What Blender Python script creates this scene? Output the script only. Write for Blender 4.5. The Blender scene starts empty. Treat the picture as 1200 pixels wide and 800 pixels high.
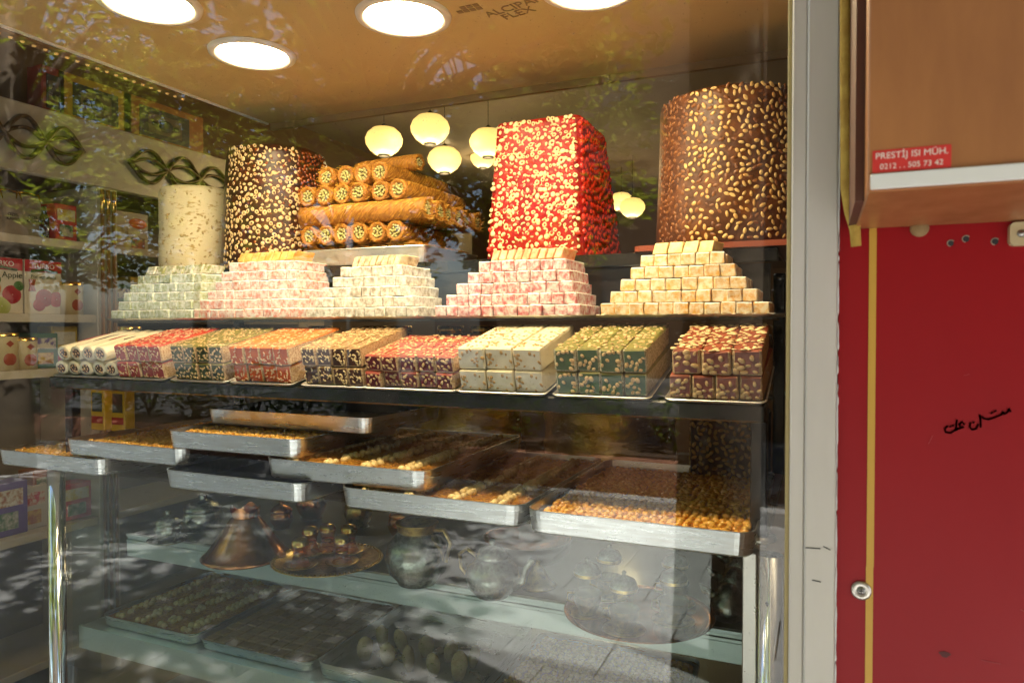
import bpy, math, random
from mathutils import Vector, Matrix
RN = random.Random(11)
S = bpy.context.scene; COL = S.collection
PI = math.pi; rad = math.radians
# ------------------------------------------------------------------ camera, sky, sun, exposure
EYE = 1.60; FPX = 840.0; YAW = rad(23.4); PITCH = math.atan(15/FPX)
cam = bpy.data.cameras.new('camera'); camo = bpy.data.objects.new('camera', cam); COL.objects.link(camo)
cam.sensor_width = 36; cam.lens = FPX/1200*36; cam.clip_start = .02; cam.clip_end = 600
camo.location = (0, 0, EYE); camo.rotation_euler = (PI/2-PITCH, 0, YAW)
S.camera = camo
cam.dof.use_dof = True; cam.dof.focus_distance = 2.0; cam.dof.aperture_fstop = 8
SUN_EL, SUN_AZ = rad(54), rad(67)        # azimuth from +y towards +x: the sun stands behind the shop, to the right
w = bpy.data.worlds.new('World'); S.world = w; w.use_nodes = True
wn = w.node_tree.nodes; wl = w.node_tree.links
sky = wn.new('ShaderNodeTexSky'); sky.sky_type = 'NISHITA'; sky.sun_disc = False
sky.sun_elevation = SUN_EL; sky.sun_rotation = SUN_AZ; sky.air_density = 1.0; sky.dust_density = 3.0
wl.new(sky.outputs[0], wn['Background'].inputs[0]); wn['Background'].inputs[1].default_value = .10
sl = bpy.data.lights.new('sun', 'SUN'); so = bpy.data.objects.new('sun', sl); COL.objects.link(so)
sl.energy = 5.0; sl.angle = rad(.5); sl.color = (1, .95, .86)
sd = Vector((math.sin(SUN_AZ)*math.cos(SUN_EL), math.cos(SUN_AZ)*math.cos(SUN_EL), math.sin(SUN_EL)))
so.rotation_euler = sd.to_track_quat('Z', 'Y').to_euler(); so.location = sd*20
S.view_settings.view_transform = 'Standard'; S.view_settings.look = 'None'
S.view_settings.exposure = 2.6; S.view_settings.gamma = 1
S.render.engine = 'CYCLES'
cy = S.cycles; cy.max_bounces = 10; cy.transparent_max_bounces = 24; cy.diffuse_bounces = 4; cy.glossy_bounces = 5
cy.transmission_bounces = 8; cy.sample_clamp_indirect = 3.0; cy.use_denoising = True; cy.caustics_reflective = False; cy.caustics_refractive = False

# ------------------------------------------------------------------ helpers
def ray(u, v):
    d = Vector(((u-600)/FPX, (400-v)/FPX, -1)); return camo.rotation_euler.to_matrix() @ d
def aty(u, v, y):
    d = ray(u, v); return Vector((0, 0, EYE)) + d*(y/d.y)
def atz(u, v, z):
    d = ray(u, v); return Vector((0, 0, EYE)) + d*((z-EYE)/d.z)
def xat(u, y): return aty(u, 385, y).x

def T(x=0, y=0, z=0): return Matrix.Translation((x, y, z))
def RZ(a): return Matrix.Rotation(a, 4, 'Z')
def RX(a): return Matrix.Rotation(a, 4, 'X')
def RY(a): return Matrix.Rotation(a, 4, 'Y')
def SC(x, y, z): return Matrix.Diagonal((x, y, z, 1))

class MB:
    def __init__(s): s.v = []; s.f = []; s.m = []; s.s = []
    def add(s, vs, fs, mi=0, M=None, smooth=False):
        k = len(s.v)
        s.v += [tuple(M @ Vector(p)) for p in vs] if M is not None else [tuple(p) for p in vs]
        s.f += [tuple(i+k for i in f) for f in fs]
        n = len(fs)
        s.m += (list(mi) if isinstance(mi, (list, tuple)) else [mi]*n); s.s += [smooth]*n
        return s
    def box(s, x0, x1, y0, y1, z0, z1, b=0, mi=0, M=None, top=None, side=None):
        """box; b chamfers it; top / side give other material slots to the top / to the faces other than front and top"""
        if b <= 0:
            vs = [(x0,y0,z0),(x1,y0,z0),(x1,y1,z0),(x0,y1,z0),(x0,y0,z1),(x1,y0,z1),(x1,y1,z1),(x0,y1,z1)]
            fs = [(0,3,2,1),(4,5,6,7),(0,1,5,4),(1,2,6,5),(2,3,7,6),(3,0,4,7)]
            t = mi if top is None else top; d = mi if side is None else side
            return s.add(vs, fs, [d, t, mi, d, d, d], M)
        X = (x0, x1); Y = (y0, y1); Z = (z0, z1); vs = []; idx = {}
        for i in (0,1):
            for j in (0,1):
                for k in (0,1):
                    for a in range(3):
                        p = [X[i], Y[j], Z[k]]
                        sg = (1 if i == 0 else -1, 1 if j == 0 else -1, 1 if k == 0 else -1)
                        for c in range(3):
                            if c != a: p[c] += b*sg[c]
                        idx[i,j,k,a] = len(vs); vs.append(p)
        fs = []; ms = []
        t = mi if top is None else top; d = mi if side is None else side
        def q(l, m):
            fs.append(tuple(l)); ms.append(m)
        q([idx[0,0,0,0],idx[0,0,1,0],idx[0,1,1,0],idx[0,1,0,0]], d); q([idx[1,0,0,0],idx[1,1,0,0],idx[1,1,1,0],idx[1,0,1,0]], d)
        q([idx[0,0,0,1],idx[1,0,0,1],idx[1,0,1,1],idx[0,0,1,1]], mi); q([idx[0,1,0,1],idx[0,1,1,1],idx[1,1,1,1],idx[1,1,0,1]], d)
        q([idx[0,0,0,2],idx[0,1,0,2],idx[1,1,0,2],idx[1,0,0,2]], d); q([idx[0,0,1,2],idx[1,0,1,2],idx[1,1,1,2],idx[0,1,1,2]], t)
        for a in range(3):
            c1, c2 = [c for c in range(3) if c != a]
            for m in (0,1):
                for n in (0,1):
                    def key(e, f):
                        k = [0,0,0]; k[a] = e; k[c1] = m; k[c2] = n; return idx[k[0],k[1],k[2],f]
                    q([key(0,c1), key(1,c1), key(1,c2), key(0,c2)], t if (a != 2 and n == 1) else d)
        for i in (0,1):
            for j in (0,1):
                for k in (0,1): q([idx[i,j,k,0], idx[i,j,k,1], idx[i,j,k,2]], d)
        return s.add(vs, fs, ms, M)
    def loft(s, loops, cap0=True, cap1=True, mi=0, M=None, smooth=False, closed=True):
        n = len(loops[0]); vs = [p for l in loops for p in l]; fs = []
        for a in range(len(loops)-1):
            for i in range(n if closed else n-1):
                j = (i+1) % n; fs.append((a*n+i, a*n+j, (a+1)*n+j, (a+1)*n+i))
        s.add(vs, fs, mi, M, smooth)
        k = len(s.v)-len(vs)
        if cap0: s.f.append(tuple(k+i for i in reversed(range(n)))); s.m.append(mi); s.s.append(False)
        if cap1: s.f.append(tuple(k+(len(loops)-1)*n+i for i in range(n))); s.m.append(mi); s.s.append(False)
        return s
    def lathe(s, prof, n=28, mi=0, M=None, smooth=True, cap0=False, cap1=False):
        loops = [[(r*math.cos(2*PI*i/n), r*math.sin(2*PI*i/n), z) for i in range(n)] for r, z in prof]
        return s.loft(loops, cap0, cap1, mi, M, smooth)
    def tube(s, pts, r, n=8, mi=0, M=None, caps=True, flat=1.0):
        pts = [Vector(p) for p in pts]; loops = []
        up = Vector((.123, .31, .94))
        for i, p in enumerate(pts):
            t = (pts[min(i+1, len(pts)-1)] - pts[max(i-1, 0)]).normalized()
            a = t.cross(up)
            a = a.normalized() if a.length > 1e-5 else Vector((1,0,0)); b = a.cross(t)
            rr = r[i] if isinstance(r, (list, tuple)) else r
            loops.append([p + a*(rr*math.cos(2*PI*k/n)) + b*(rr*flat*math.sin(2*PI*k/n)) for k in range(n)])
        return s.loft(loops, caps, caps, mi, M, True)
    def ell(s, M, n=7, k=4, mi=0, smooth=True):
        vs = [(0,0,-1)]; fs = []
        for a in range(1, k):
            t = -PI/2 + PI*a/k
            for i in range(n): vs.append((math.cos(t)*math.cos(2*PI*i/n), math.cos(t)*math.sin(2*PI*i/n), math.sin(t)))
        vs.append((0,0,1)); last = len(vs)-1
        for i in range(n):
            j = (i+1) % n; fs.append((0, 1+j, 1+i)); fs.append((last, 1+(k-2)*n+i, 1+(k-2)*n+j))
            for a in range(k-2): fs.append((1+a*n+i, 1+a*n+j, 1+(a+1)*n+j, 1+(a+1)*n+i))
        return s.add(vs, fs, mi, M, smooth)
    def arc(s, R, r, a0, a1, M, n=9, k=4, mi=0):
        """part of a ring (a cut nut) in the xy plane"""
        full = abs(a1-a0) > 2*PI-.01; loops = []
        for i in range(n if full else n+1):
            a = a0+(a1-a0)*i/n
            loops.append([((R+r*math.cos(2*PI*j/k))*math.cos(a), (R+r*math.cos(2*PI*j/k))*math.sin(a), r*.8*math.sin(2*PI*j/k)) for j in range(k)])
        if full: loops.append(loops[0])
        return s.loft(loops, not full, not full, mi, M, True)
    def mesh(s, name, mats):
        me = bpy.data.meshes.new(name); me.from_pydata(s.v, [], s.f)
        for m in (mats if isinstance(mats, (list, tuple)) else [mats]): me.materials.append(m)
        me.polygons.foreach_set('material_index', s.m); me.polygons.foreach_set('use_smooth', s.s)
        me.update(); return me
    def build(s, name, mats, parent=None, M=None):
        return link(name, s.mesh(name, mats), parent, M)
def link(name, me, parent=None, M=None):
    o = bpy.data.objects.new(name, me); COL.objects.link(o)
    if parent: o.parent = parent
    if M is not None: o.matrix_basis = M
    return o
def tag(o, label, cat, group=None):
    o['label'] = label; o['category'] = cat
    if group: o['group'] = group
    return o
def empty(name, M=None, label=None, cat=None, group=None):
    o = bpy.data.objects.new(name, None); COL.objects.link(o); o.empty_display_size = .05
    if M is not None: o.matrix_basis = M
    if label: tag(o, label, cat, group)
    return o
def struct(o): o['kind'] = 'structure'; return o
def stuff(o): o['kind'] = 'stuff'; return o
def text(body, size, m, parent, M, name='lettering', align='CENTER', ext=.0004, shear=0):
    c = bpy.data.curves.new(name, 'FONT'); c.body = body; c.size = size; c.align_x = align; c.align_y = 'CENTER'
    c.extrude = ext; c.shear = shear
    t_ = bpy.data.objects.new(name, c); COL.objects.link(t_); me = bpy.data.meshes.new_from_object(t_); bpy.data.objects.remove(t_); bpy.data.curves.remove(c)
    me.name = name; me.materials.clear(); me.materials.append(m)
    return link(name, me, parent, M)
def rrect(w, d, r, n=5, cx=0, cy=0, z=0):
    out = []
    for sx, sy, a0 in ((1,-1,-PI/2),(1,1,0),(-1,1,PI/2),(-1,-1,PI)):
        for i in range(n+1):
            a = a0+PI/2*i/n
            out.append((cx+sx*(w/2-r)+r*math.cos(a), cy+sy*(d/2-r)+r*math.sin(a), z))
    return out
ORD = ['first','second','third','fourth','fifth','sixth','seventh','eighth','ninth','tenth','eleventh','twelfth','thirteenth','fourteenth','fifteenth','sixteenth']

# ------------------------------------------------------------------ materials
MATS = {}
def mat(name, col, rough=.5, metal=0, col2=None, sc=20, lo=.4, hi=.6, det=3, stretch=None, bump=0, bsc=None, sss=0, trans=0, coat=0,
        emit=0, ecol=None, alpha=None, spec=None, rvar=0, ior=None, voro=None, aniso=0, sssr=None):
    m = bpy.data.materials.new(name); m.use_nodes = True; MATS[name] = m
    N = m.node_tree.nodes; L = m.node_tree.links; p = N['Principled BSDF']
    p.inputs['Base Color'].default_value = (*col, 1); p.inputs['Roughness'].default_value = rough; p.inputs['Metallic'].default_value = metal
    if ior: p.inputs['IOR'].default_value = ior
    if spec is not None: p.inputs['Specular IOR Level'].default_value = spec
    if sss: p.inputs['Subsurface Weight'].default_value = sss; p.inputs['Subsurface Radius'].default_value = sssr or (.02,.01,.006); p.inputs['Subsurface Scale'].default_value = .5
    if trans: p.inputs['Transmission Weight'].default_value = trans
    if coat: p.inputs['Coat Weight'].default_value = coat; p.inputs['Coat Roughness'].default_value = .12
    if emit: p.inputs['Emission Strength'].default_value = emit; p.inputs['Emission Color'].default_value = (*(ecol or col), 1)
    if col2 is not None or bump or rvar:
        tc = N.new('ShaderNodeTexCoord'); oi = N.new('ShaderNodeObjectInfo'); mu = N.new('ShaderNodeMath'); mu.operation = 'MULTIPLY'; mu.inputs[1].default_value = 61
        L.new(oi.outputs['Random'], mu.inputs[0])
        mp = N.new('ShaderNodeMapping'); L.new(tc.outputs['Object'], mp.inputs[0])
        if stretch: mp.inputs['Scale'].default_value = stretch
        def noise(scale, d=det):
            n = N.new('ShaderNodeTexNoise'); n.noise_dimensions = '4D'; n.inputs['Scale'].default_value = scale; n.inputs['Detail'].default_value = d
            n.inputs['Roughness'].default_value = .6
            L.new(mp.outputs[0], n.inputs['Vector']); L.new(mu.outputs[0], n.inputs['W']); return n
        n1 = noise(sc)
        fac = n1.outputs['Fac']
        if voro:
            vn = N.new('ShaderNodeTexVoronoi'); vn.inputs['Scale'].default_value = voro; L.new(mp.outputs[0], vn.inputs['Vector'])
            fac = vn.outputs['Color']
            sep = N.new('ShaderNodeSeparateColor'); L.new(fac, sep.inputs[0]); fac = sep.outputs[0]
        if col2 is not None:
            r = N.new('ShaderNodeValToRGB'); r.color_ramp.elements[0].position = lo; r.color_ramp.elements[1].position = hi
            r.color_ramp.elements[0].color = (*col, 1); r.color_ramp.elements[1].color = (*col2, 1)
            L.new(fac, r.inputs[0]); L.new(r.outputs[0], p.inputs['Base Color'])
        if rvar:
            mr = N.new('ShaderNodeMapRange'); mr.inputs[1].default_value = .3; mr.inputs[2].default_value = .7
            mr.inputs[3].default_value = max(.02, rough-rvar); mr.inputs[4].default_value = rough+rvar
            L.new(n1.outputs['Fac'], mr.inputs[0]); L.new(mr.outputs[0], p.inputs['Roughness'])
        if bump:
            n2 = noise(bsc or sc*2); b = N.new('ShaderNodeBump'); b.inputs['Strength'].default_value = bump; b.inputs['Distance'].default_value = .004
            L.new(n2.outputs['Fac'], b.inputs['Height']); L.new(b.outputs[0], p.inputs['Normal'])
    return m
def glass_mat(name, tint=(1,1,1), r0=.045, dirt=0.0):
    m = bpy.data.materials.new(name); m.use_nodes = True; N = m.node_tree.nodes; L = m.node_tree.links; N.clear()
    o = N.new('ShaderNodeOutputMaterial'); lw = N.new('ShaderNodeLayerWeight'); lw.inputs[0].default_value = .5
    pw = N.new('ShaderNodeMath'); pw.operation = 'POWER'; pw.inputs[1].default_value = 5; L.new(lw.outputs['Facing'], pw.inputs[0])
    ma = N.new('ShaderNodeMath'); ma.operation = 'MULTIPLY_ADD'; ma.inputs[1].default_value = 1-r0; ma.inputs[2].default_value = r0; L.new(pw.outputs[0], ma.inputs[0])
    t = N.new('ShaderNodeBsdfTransparent'); t.inputs[0].default_value = (*tint, 1)
    g = N.new('ShaderNodeBsdfGlossy'); g.inputs['Roughness'].default_value = 0.0
    mx = N.new('ShaderNodeMixShader'); L.new(ma.outputs[0], mx.inputs[0]); L.new(t.outputs[0], mx.inputs[1]); L.new(g.outputs[0], mx.inputs[2])
    res = mx.outputs[0]
    if dirt:
        tc = N.new('ShaderNodeTexCoord'); n1 = N.new('ShaderNodeTexNoise'); n1.inputs['Scale'].default_value = 260; n1.inputs['Detail'].default_value = 1
        L.new(tc.outputs['Object'], n1.inputs[0])
        mp = N.new('ShaderNodeMapping'); mp.inputs['Scale'].default_value = (7, 1, 1.3); L.new(tc.outputs['Object'], mp.inputs[0])
        n2 = N.new('ShaderNodeTexNoise'); n2.inputs['Scale'].default_value = 2.2; n2.inputs['Detail'].default_value = 4; L.new(mp.outputs[0], n2.inputs[0])
        r1 = N.new('ShaderNodeMapRange'); r1.inputs[1].default_value = .74; r1.inputs[2].default_value = .8; r1.inputs[4].default_value = .35; L.new(n1.outputs['Fac'], r1.inputs[0])
        r2 = N.new('ShaderNodeMapRange'); r2.inputs[1].default_value = .45; r2.inputs[2].default_value = .8; r2.inputs[4].default_value = dirt; L.new(n2.outputs['Fac'], r2.inputs[0])
        ad = N.new('ShaderNodeMath'); ad.operation = 'ADD'; L.new(r1.outputs[0], ad.inputs[0]); L.new(r2.outputs[0], ad.inputs[1])
        df = N.new('ShaderNodeBsdfDiffuse'); df.inputs[0].default_value = (.6,.58,.54,1)
        m2 = N.new('ShaderNodeMixShader'); L.new(ad.outputs[0], m2.inputs[0]); L.new(res, m2.inputs[1]); L.new(df.outputs[0], m2.inputs[2]); res = m2.outputs[0]
    L.new(res, o.inputs[0]); return m

M_glass = glass_mat('window_glass', (.97,.985,.975), .042, .006)
M_cabglass = glass_mat('cabinet_glass', (.93,.97,.96), .042)
M_clear = glass_mat('clear_glass', (.95,.96,.94), .08)
M_tea = glass_mat('amber_tea_glass', (.98,.66,.32), .10)
M_alu = mat('tray_aluminium', (.68,.70,.72), .30, 1, (.52,.50,.47), 22, .46, .9, 6, (.6,.6,7), .03, 120, rvar=.07)
M_aluwarm = mat('shelf_tray_steel', (.78,.77,.74), .42, 1, rvar=.06, sc=30)
M_chrome = mat('chrome', (.80,.80,.80), .08, 1, (.55,.53,.5), 90, .60, .72)
M_blackbeam = mat('black_lacquer', (.012,.012,.013), .18, 0, rvar=.05, sc=12, coat=.4)
M_dark = mat('dark_board', (.022,.018,.016), .4)
M_cream = mat('cream_cabinet', (.46,.40,.31), .35)
M_gold = mat('polished_gold', (.85,.55,.16), .2, 1)
M_brass = mat('brass', (.82,.55,.20), .28, 1, (.45,.27,.09), 80, .45, .65, bump=.12, bsc=160)
M_copper = mat('copper', (.80,.33,.15), .2, 1, (.5,.17,.07), 18, .45, .7, rvar=.08)
M_pewter = mat('pewter', (.55,.54,.50), .27, 1, (.24,.23,.20), 90, .42, .6, bump=.22, bsc=120)
M_green_alu = mat('anodised_shelf_edge', (.52,.58,.57), .36, .75, rvar=.08, sc=14, stretch=(.2,1,6))
M_powder = mat('icing_powder', (.76,.74,.70), .9)
M_wall_red = mat('red_laminate', (.34,.007,.011), .42, 0, (.27,.006,.010), 2.2, .3, .75, 6, (1,1,.35), .03, 26, rvar=.12, spec=.25)
M_post = mat('painted_post', (.66,.62,.565), .5, 0, (.57,.53,.475), 4, .35, .75, 6, (2.5,1,.5), .05, 60)
M_yellow = mat('yellow_paint', (.62,.36,.05), .5)
M_wood = mat('beech_laminate', (.40,.165,.055), .42, 0, (.26,.095,.030), 7, .32, .72, 7, (2,1,.45), .06, 40, rvar=.1)
M_white = mat('white_plastic', (.74,.73,.70), .4)
M_soffit = mat('soffit_board', (.52,.36,.155), .65, 0, (.46,.31,.125), 1.6, .3, .7, 4, spec=.25)
M_black = mat('ink_black', (.02,.02,.022), .6)
M_nut = mat('blanched_nut', (.62,.42,.21), .5, 0, (.46,.26,.10), 130, .45, .68, sss=.1)
M_hazel = mat('cut_hazelnut', (.76,.56,.29), .55, 0, (.56,.33,.12), 160, .5, .7)
M_seed = mat('roasted_seed', (.66,.45,.17), .45, 0, (.48,.24,.06), 90, .45, .65)
M_cashew = mat('cashew', (.72,.47,.28), .5, 0, (.62,.36,.19), 100, .4, .65)
M_pist = mat('pistachio', (.55,.47,.20), .55, 0, (.34,.33,.10), 90, .4, .6)
# ------------------------------------------------------------------ the setting
GY = 1.045                                    # plane of the shop window
M_pave = mat('pavement_stone', (.36,.365,.37), .75, 0, (.27,.275,.28), 6, .3, .7, 5, bump=.1, bsc=60)
M_joint = mat('pavement_bed', (.10,.095,.085), .9)
M_road = mat('asphalt', (.05,.05,.052), .85, 0, (.04,.04,.04), 30)
b = MB(); b.add([(-60,-70,0),(60,-70,0),(60,12,0),(-60,12,0)], [(0,1,2,3)])
pav = struct(b.build('pavement', M_joint))
slab = MB().box(-.246,.246,-.246,.246,-.02,.012, .004).mesh('paving_slab', M_pave)
for i in range(24):
    for j in range(10):
        o = link('paving_slab', slab, pav, T(-8.2+i*.5+(.25 if j % 2 else 0), .7-j*.5, RN.uniform(-.002,.002)))
b = MB()
for (x0,x1,y0,y1) in ((-60,-8.8,-4.0,.95),(4.4,60,-4.0,.95)): b.box(x0,x1,y0,y1,.0,.010)
stuff(b.build('far_slabs', M_pave, pav))
struct(MB().add([(-60,-19,.004),(60,-19,.004),(60,-4.1,.004),(-60,-4.1,.004)], [(0,1,2,3)]).build('road', M_road))
struct(MB().box(-60,60,-4.14,-4.0,0,.13,.01).build('kerb', M_pave))

# facade and shop shell
M_plaster = mat('plaster', (.45,.40,.34), .8)
M_inner = mat('brown_inner_wall', (.15,.078,.03), .6, 0, (.11,.055,.022), 1.2, .3, .7)
M_ceil = mat('room_ceiling', (.40,.33,.25), .7)
M_floor = mat('shop_floor_tile', (.42,.38,.33), .25)
struct(MB().box(-12,6,1.046,1.20,2.46,4.3).build('wall_upper', M_plaster))
struct(MB().box(-12,6,1.201,9.0,4.1,4.28).build('roof', M_plaster))
struct(MB().box(-3.55,1.6,1.201,8.5,3.05,3.15).build('room_ceiling', M_ceil))
struct(MB().box(-3.6,1.6,8.4,8.5,.0,3.05).build('wall_back', M_inner))
struct(MB().box(-3.62,-3.45,1.21,8.4,0,3.05).build('wall_left', M_inner))
struct(MB().box(1.5,1.62,1.7,8.4,0,3.05).build('wall_right', M_inner))
struct(MB().box(-3.45,1.5,1.16,8.4,.005,.02).build('shop_floor', M_floor))
struct(MB().box(-12,-3.45,1.047,1.205,0,2.455).build('wall_left_front', M_plaster))
struct(MB().box(-3.44,-.04,1.00,1.12,.0,.30,.006).build('window_plinth', M_post))

struct(MB().box(-.028,.03,1.16,2.75,.02,2.355).build('side_dark_screen', mat('dark_screen',(.07,.035,.015),.4)))  # dark sheet added to hide the bright room wall behind the post
# soffit over the display
SZ = 2.36
sof = MB().box(-1.89,-.030,1.062,2.10,SZ,SZ+.098).build('soffit_ceiling', M_soffit); struct(sof)
MB().box(-1.89,-.030,2.102,2.117,SZ-.022,SZ+.098).build('edge_strip', mat('soffit_edge',(.30,.19,.08),.5), sof)
# printed lettering on the soffit board
M_print = mat('faded_print', (.22,.12,.045), .6)
for s_, u, v, sz in (('ALCIPAN', 603, 8, .042), ('FLEX', 607, 16, .042)):
    p = atz(u, v, SZ-.001)
    text(s_, sz, M_print, sof, T(p.x, p.y, SZ-.0012) @ RX(PI) @ RZ(rad(12)))
b = MB()
p = atz(540, 18, SZ)
for i in range(4):
    for j in range(2):
        if (i,j) != (0,1): b.box(p.x+i*.017, p.x+i*.017+.0135, p.y-.024-j*.018, p.y-.010-j*.018, SZ-.0014, SZ-.0004)
b.build('printed_grid_mark', M_print, sof)
# beaded led strip along the left edge of the soffit
led = empty('led_strip', T(-1.922, 1.10, SZ-.012), 'thin brown beaded LED strip along the left soffit edge', 'light strip')
MB().box(-.016,.028,-.03,.68,.0,.018,.003).build('channel', mat('brown_channel',(.13,.065,.02),.45), led)
MB().box(.0285,.036,-.03,.99,.006,.013).build('white_edge', M_white, led)
bead = MB().ell(SC(.006,.006,.005), 8, 5).mesh('bead', mat('bead_lens', (.50,.25,.05), .2, emit=.05, ecol=(1,.6,.2)))
for k in range(22): link('bead', bead, led, T(.004, .0+k*.030, .0))
# downlights
M_ring = mat('downlight_ring', (.70,.62,.52), .45)
M_lit = mat('downlight_diffuser', (1,1,1), .5, emit=15.0, ecol=(1,.80,.49))
rim = MB().lathe([(.1165,.0),(.114,-.007),(.099,-.009),(.092,-.003),(.092,.003)], 48).mesh('ring', M_ring)
disc = MB(); disc.add([(.0918*math.cos(2*PI*i/40), .0918*math.sin(2*PI*i/40), -.0024) for i in range(40)], [tuple(range(39,-1,-1))]); disc = disc.mesh('diffuser', M_lit)
for (u, v, lab) in ((175, 3, 'round lit downlight cut by the top edge, above the beaded strip'),
                    (296, 63, 'whole round lit downlight behind the others, smallest in view'),
                    (473, 19, 'large round lit downlight in the middle of the soffit, beside the printed lettering'),
                    (692, -16, 'downlight of which only a sliver shows at the top edge, above the red block'),
                    (-.95, None, 'front row downlight just above the picture, over the pastry rolls'), (-.47, None, 'front row downlight just above the picture, over the red block')):
    p = atz(u, v, SZ) if v is not None else Vector((u, 1.20, SZ))
    e = empty('downlight', T(p.x, p.y, SZ-.0005), lab, 'downlight', 'soffit downlights')
    link('ring', rim, e); link('diffuser', disc, e)

# window pane, post, red wall
win = MB().box(-3.44,-.0388,GY,GY+.007,.302,2.455).build('window_pane', M_glass)
tag(win, 'large clear shop window pane reflecting trees and sunlit pavement', 'window')
post = empty('window_post', T(0,0,0), 'pale grey painted post between the window and the red wall', 'post')
MB().box(-.0391,-.0205,1.029,1.15,0,2.459,.002).build('jamb_board', M_post, post)
MB().box(-.0202,.0182,1.0245,1.15,0,2.459,.0024).build('face_board', M_post, post)
MB().box(-.0448,-.0394,1.036,1.0445,.301,2.455,.001).build('glazing_seal', mat('seal',(.42,.33,.14),.5), post)
b = MB()
for k in range(90):                                 # ragged filler bead on the red side
    z = .8+k*.0165+RN.uniform(-.006,.006); b.ell(T(.0187+RN.uniform(0,.0006),1.0252,z) @ SC(RN.uniform(.0004,.0012),.0010,RN.uniform(.004,.022)), 5, 4)
stuff(b.build('filler_bead', M_white, post))
for (x,z,l,a) in ((-.0093,1.310,.0186,-.05),(.0077,1.312,.0093,.4),(-.0046,1.267,.0108,.1)): MB().box(-l/2,l/2,-.0006,0,-.0006,.0006, M=T(x,1.0241,z) @ RY(a)).build('paint_crack', M_black, post)

redw = empty('red_wall_panel', T(0,1.0385,0), 'glossy red laminate wall panel beside the window post', 'wall')
MB().box(.0194,2.6,0,.12,0,2.459,.001).build('panel', M_wall_red, redw)
b = MB(); 
for (za,zb,dx) in ((.3,1.29,0),(1.2902,1.736,.0005)): b.box(.0546+dx,.0632+dx,-.0012,.0002,za,zb)
b.build('yellow_stripe', M_yellow, redw)
p = aty(1009,691,1.0385)
sc_ = MB().lathe([(.0001,-.001),(.0122,-.001),(.0124,.0012),(.0105,.0027),(.0066,.0029),(.0058,.0022),(.0001,.002)], 28).build('washer', mat('zinc',(.55,.53,.48),.35,1), redw, T(p.x,-.001,p.z) @ RX(PI/2))
b = MB().lathe([(.0001,.0035),(.0048,.0033),(.0054,.0022)], 20, M=None)
b.build('screw_head', mat('steel',(.32,.31,.29),.3,1), sc_)
MB().box(-.0032,.0032,-.0006,.0006,.0034,.0039).box(-.0006,.0006,-.0032,.0032,.0035,.0040).build('cross_slot', M_black, sc_)
# handwriting in marker: strokes traced on the panel
def stroke(pts, wd, name, parent, m):
    P = [aty(u, v, 1.0385) for u, v in pts]; bb = MB()
    for a, c in zip(P[:-1], P[1:]):
        d = (c-a); d.y = 0; d.normalize(); n = Vector((-d.z,0,d.x))*wd/2; e = d*wd*.3
        q = [a-n-e, c-n+e, c+n+e, a+n-e]; bb.add([(k.x,-.0012,k.z) for k in q], [(0,1,2,3)])
        bb.add([(k.x,-.0012,k.z) for k in reversed(q)], [(0,1,2,3)])
    return bb
b = MB()
def addst(pts, wd=.0022):
    s_ = stroke(pts, wd, '', None, None); b.add(s_.v, s_.f)
addst([(1184,482),(1182,479),(1180,483),(1177,485),(1175,482),(1173,486),(1170,487),(1165,489),(1158,491),(1152,490),(1151,488)])
addst([(1163,483),(1161,484)]); addst([(1167,481),(1165,482)])
addst([(1148,486),(1149,492),(1149,500)])
addst([(1146,497),(1144,502),(1139,503),(1136,500),(1137,495)]); addst([(1141,494),(1140,495)])
addst([(1130,497),(1127,494),(1124,497),(1126,501),(1129,500),(1123,502),(1120,504)])
addst([(1121,492),(1120,503),(1114,507),(1108,506),(1107,502),(1110,499)]); addst([(1114,499),(1113,500)]); addst([(1117,498),(1116,499)])
b.build('handwriting', M_black, redw)
M_scr = mat('pale_scratch',(.42,.06,.06),.5)
for k in range(16):
    x_, z_, l_, a_ = RN.uniform(.022,.5), RN.uniform(1.0,1.70), RN.uniform(.005,.028), RN.uniform(-.5,.5)+RN.choice((0,PI/2))
    MB().box(-l_/2,l_/2,-.0007,-.0001,-.00022,.00022, M=T(x_,-.0004,z_) @ RY(a_)).build('scratch', M_scr, redw)
# drilled holes, plug and hook plate under the box
for (u,v,r) in ((1114,285,.0033),(1132,280,.0035),(1166,283,.0035)):
    p = aty(u,v,1.0385)
    h = MB().add([(r*math.cos(2*PI*i/14), -.0008, r*1.15*math.sin(2*PI*i/14)) for i in range(14)], [tuple(range(14))]).build('drill_hole', M_black, redw, T(p.x,0,p.z))
    MB().arc(r*1.15, .0007, .6, 4.6, T(0,-.001,0) @ RX(PI/2), 10, 5).build('chipped_edge', mat('chip',(.36,.30,.22),.8) if 'chip' not in MATS else MATS['chip'], h)
p = aty(1107,766,1.0385); MB().add([(.006*math.cos(a)*(1+.3*math.sin(3*a)), -.0009, .004*math.sin(a)) for a in [i*2*PI/14 for i in range(14)]], [tuple(range(14))]).build('scuff_mark', mat('scuff',(.10,.02,.02),.7), redw, T(p.x,0,p.z))
p = aty(1077,268,1.0385)
lump = MB().ell(SC(.011,.008,.011) , 12, 8).build('foam_lump', mat('old_foam',(.30,.20,.09),.9,bump=.5,bsc=90), None, T(p.x,1.034,p.z))
tag(lump, 'lump of brown foam squeezed out under the wooden box', 'foam')
p = aty(1194,275,1.0385)
hk = empty('bracket', T(p.x,1.0385,p.z), 'cream bracket with a screw at the right edge under the box', 'bracket')
MB().loft([rrect(.023,.028,.006,4,z=-.012), rrect(.023,.028,.006,4,z=.0)], M=RX(PI/2) @ RZ(0) @ SC(1,1,-1)).build('plate', mat('cream_plate',(.55,.46,.26),.45), hk, T(0,0,0))
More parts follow.
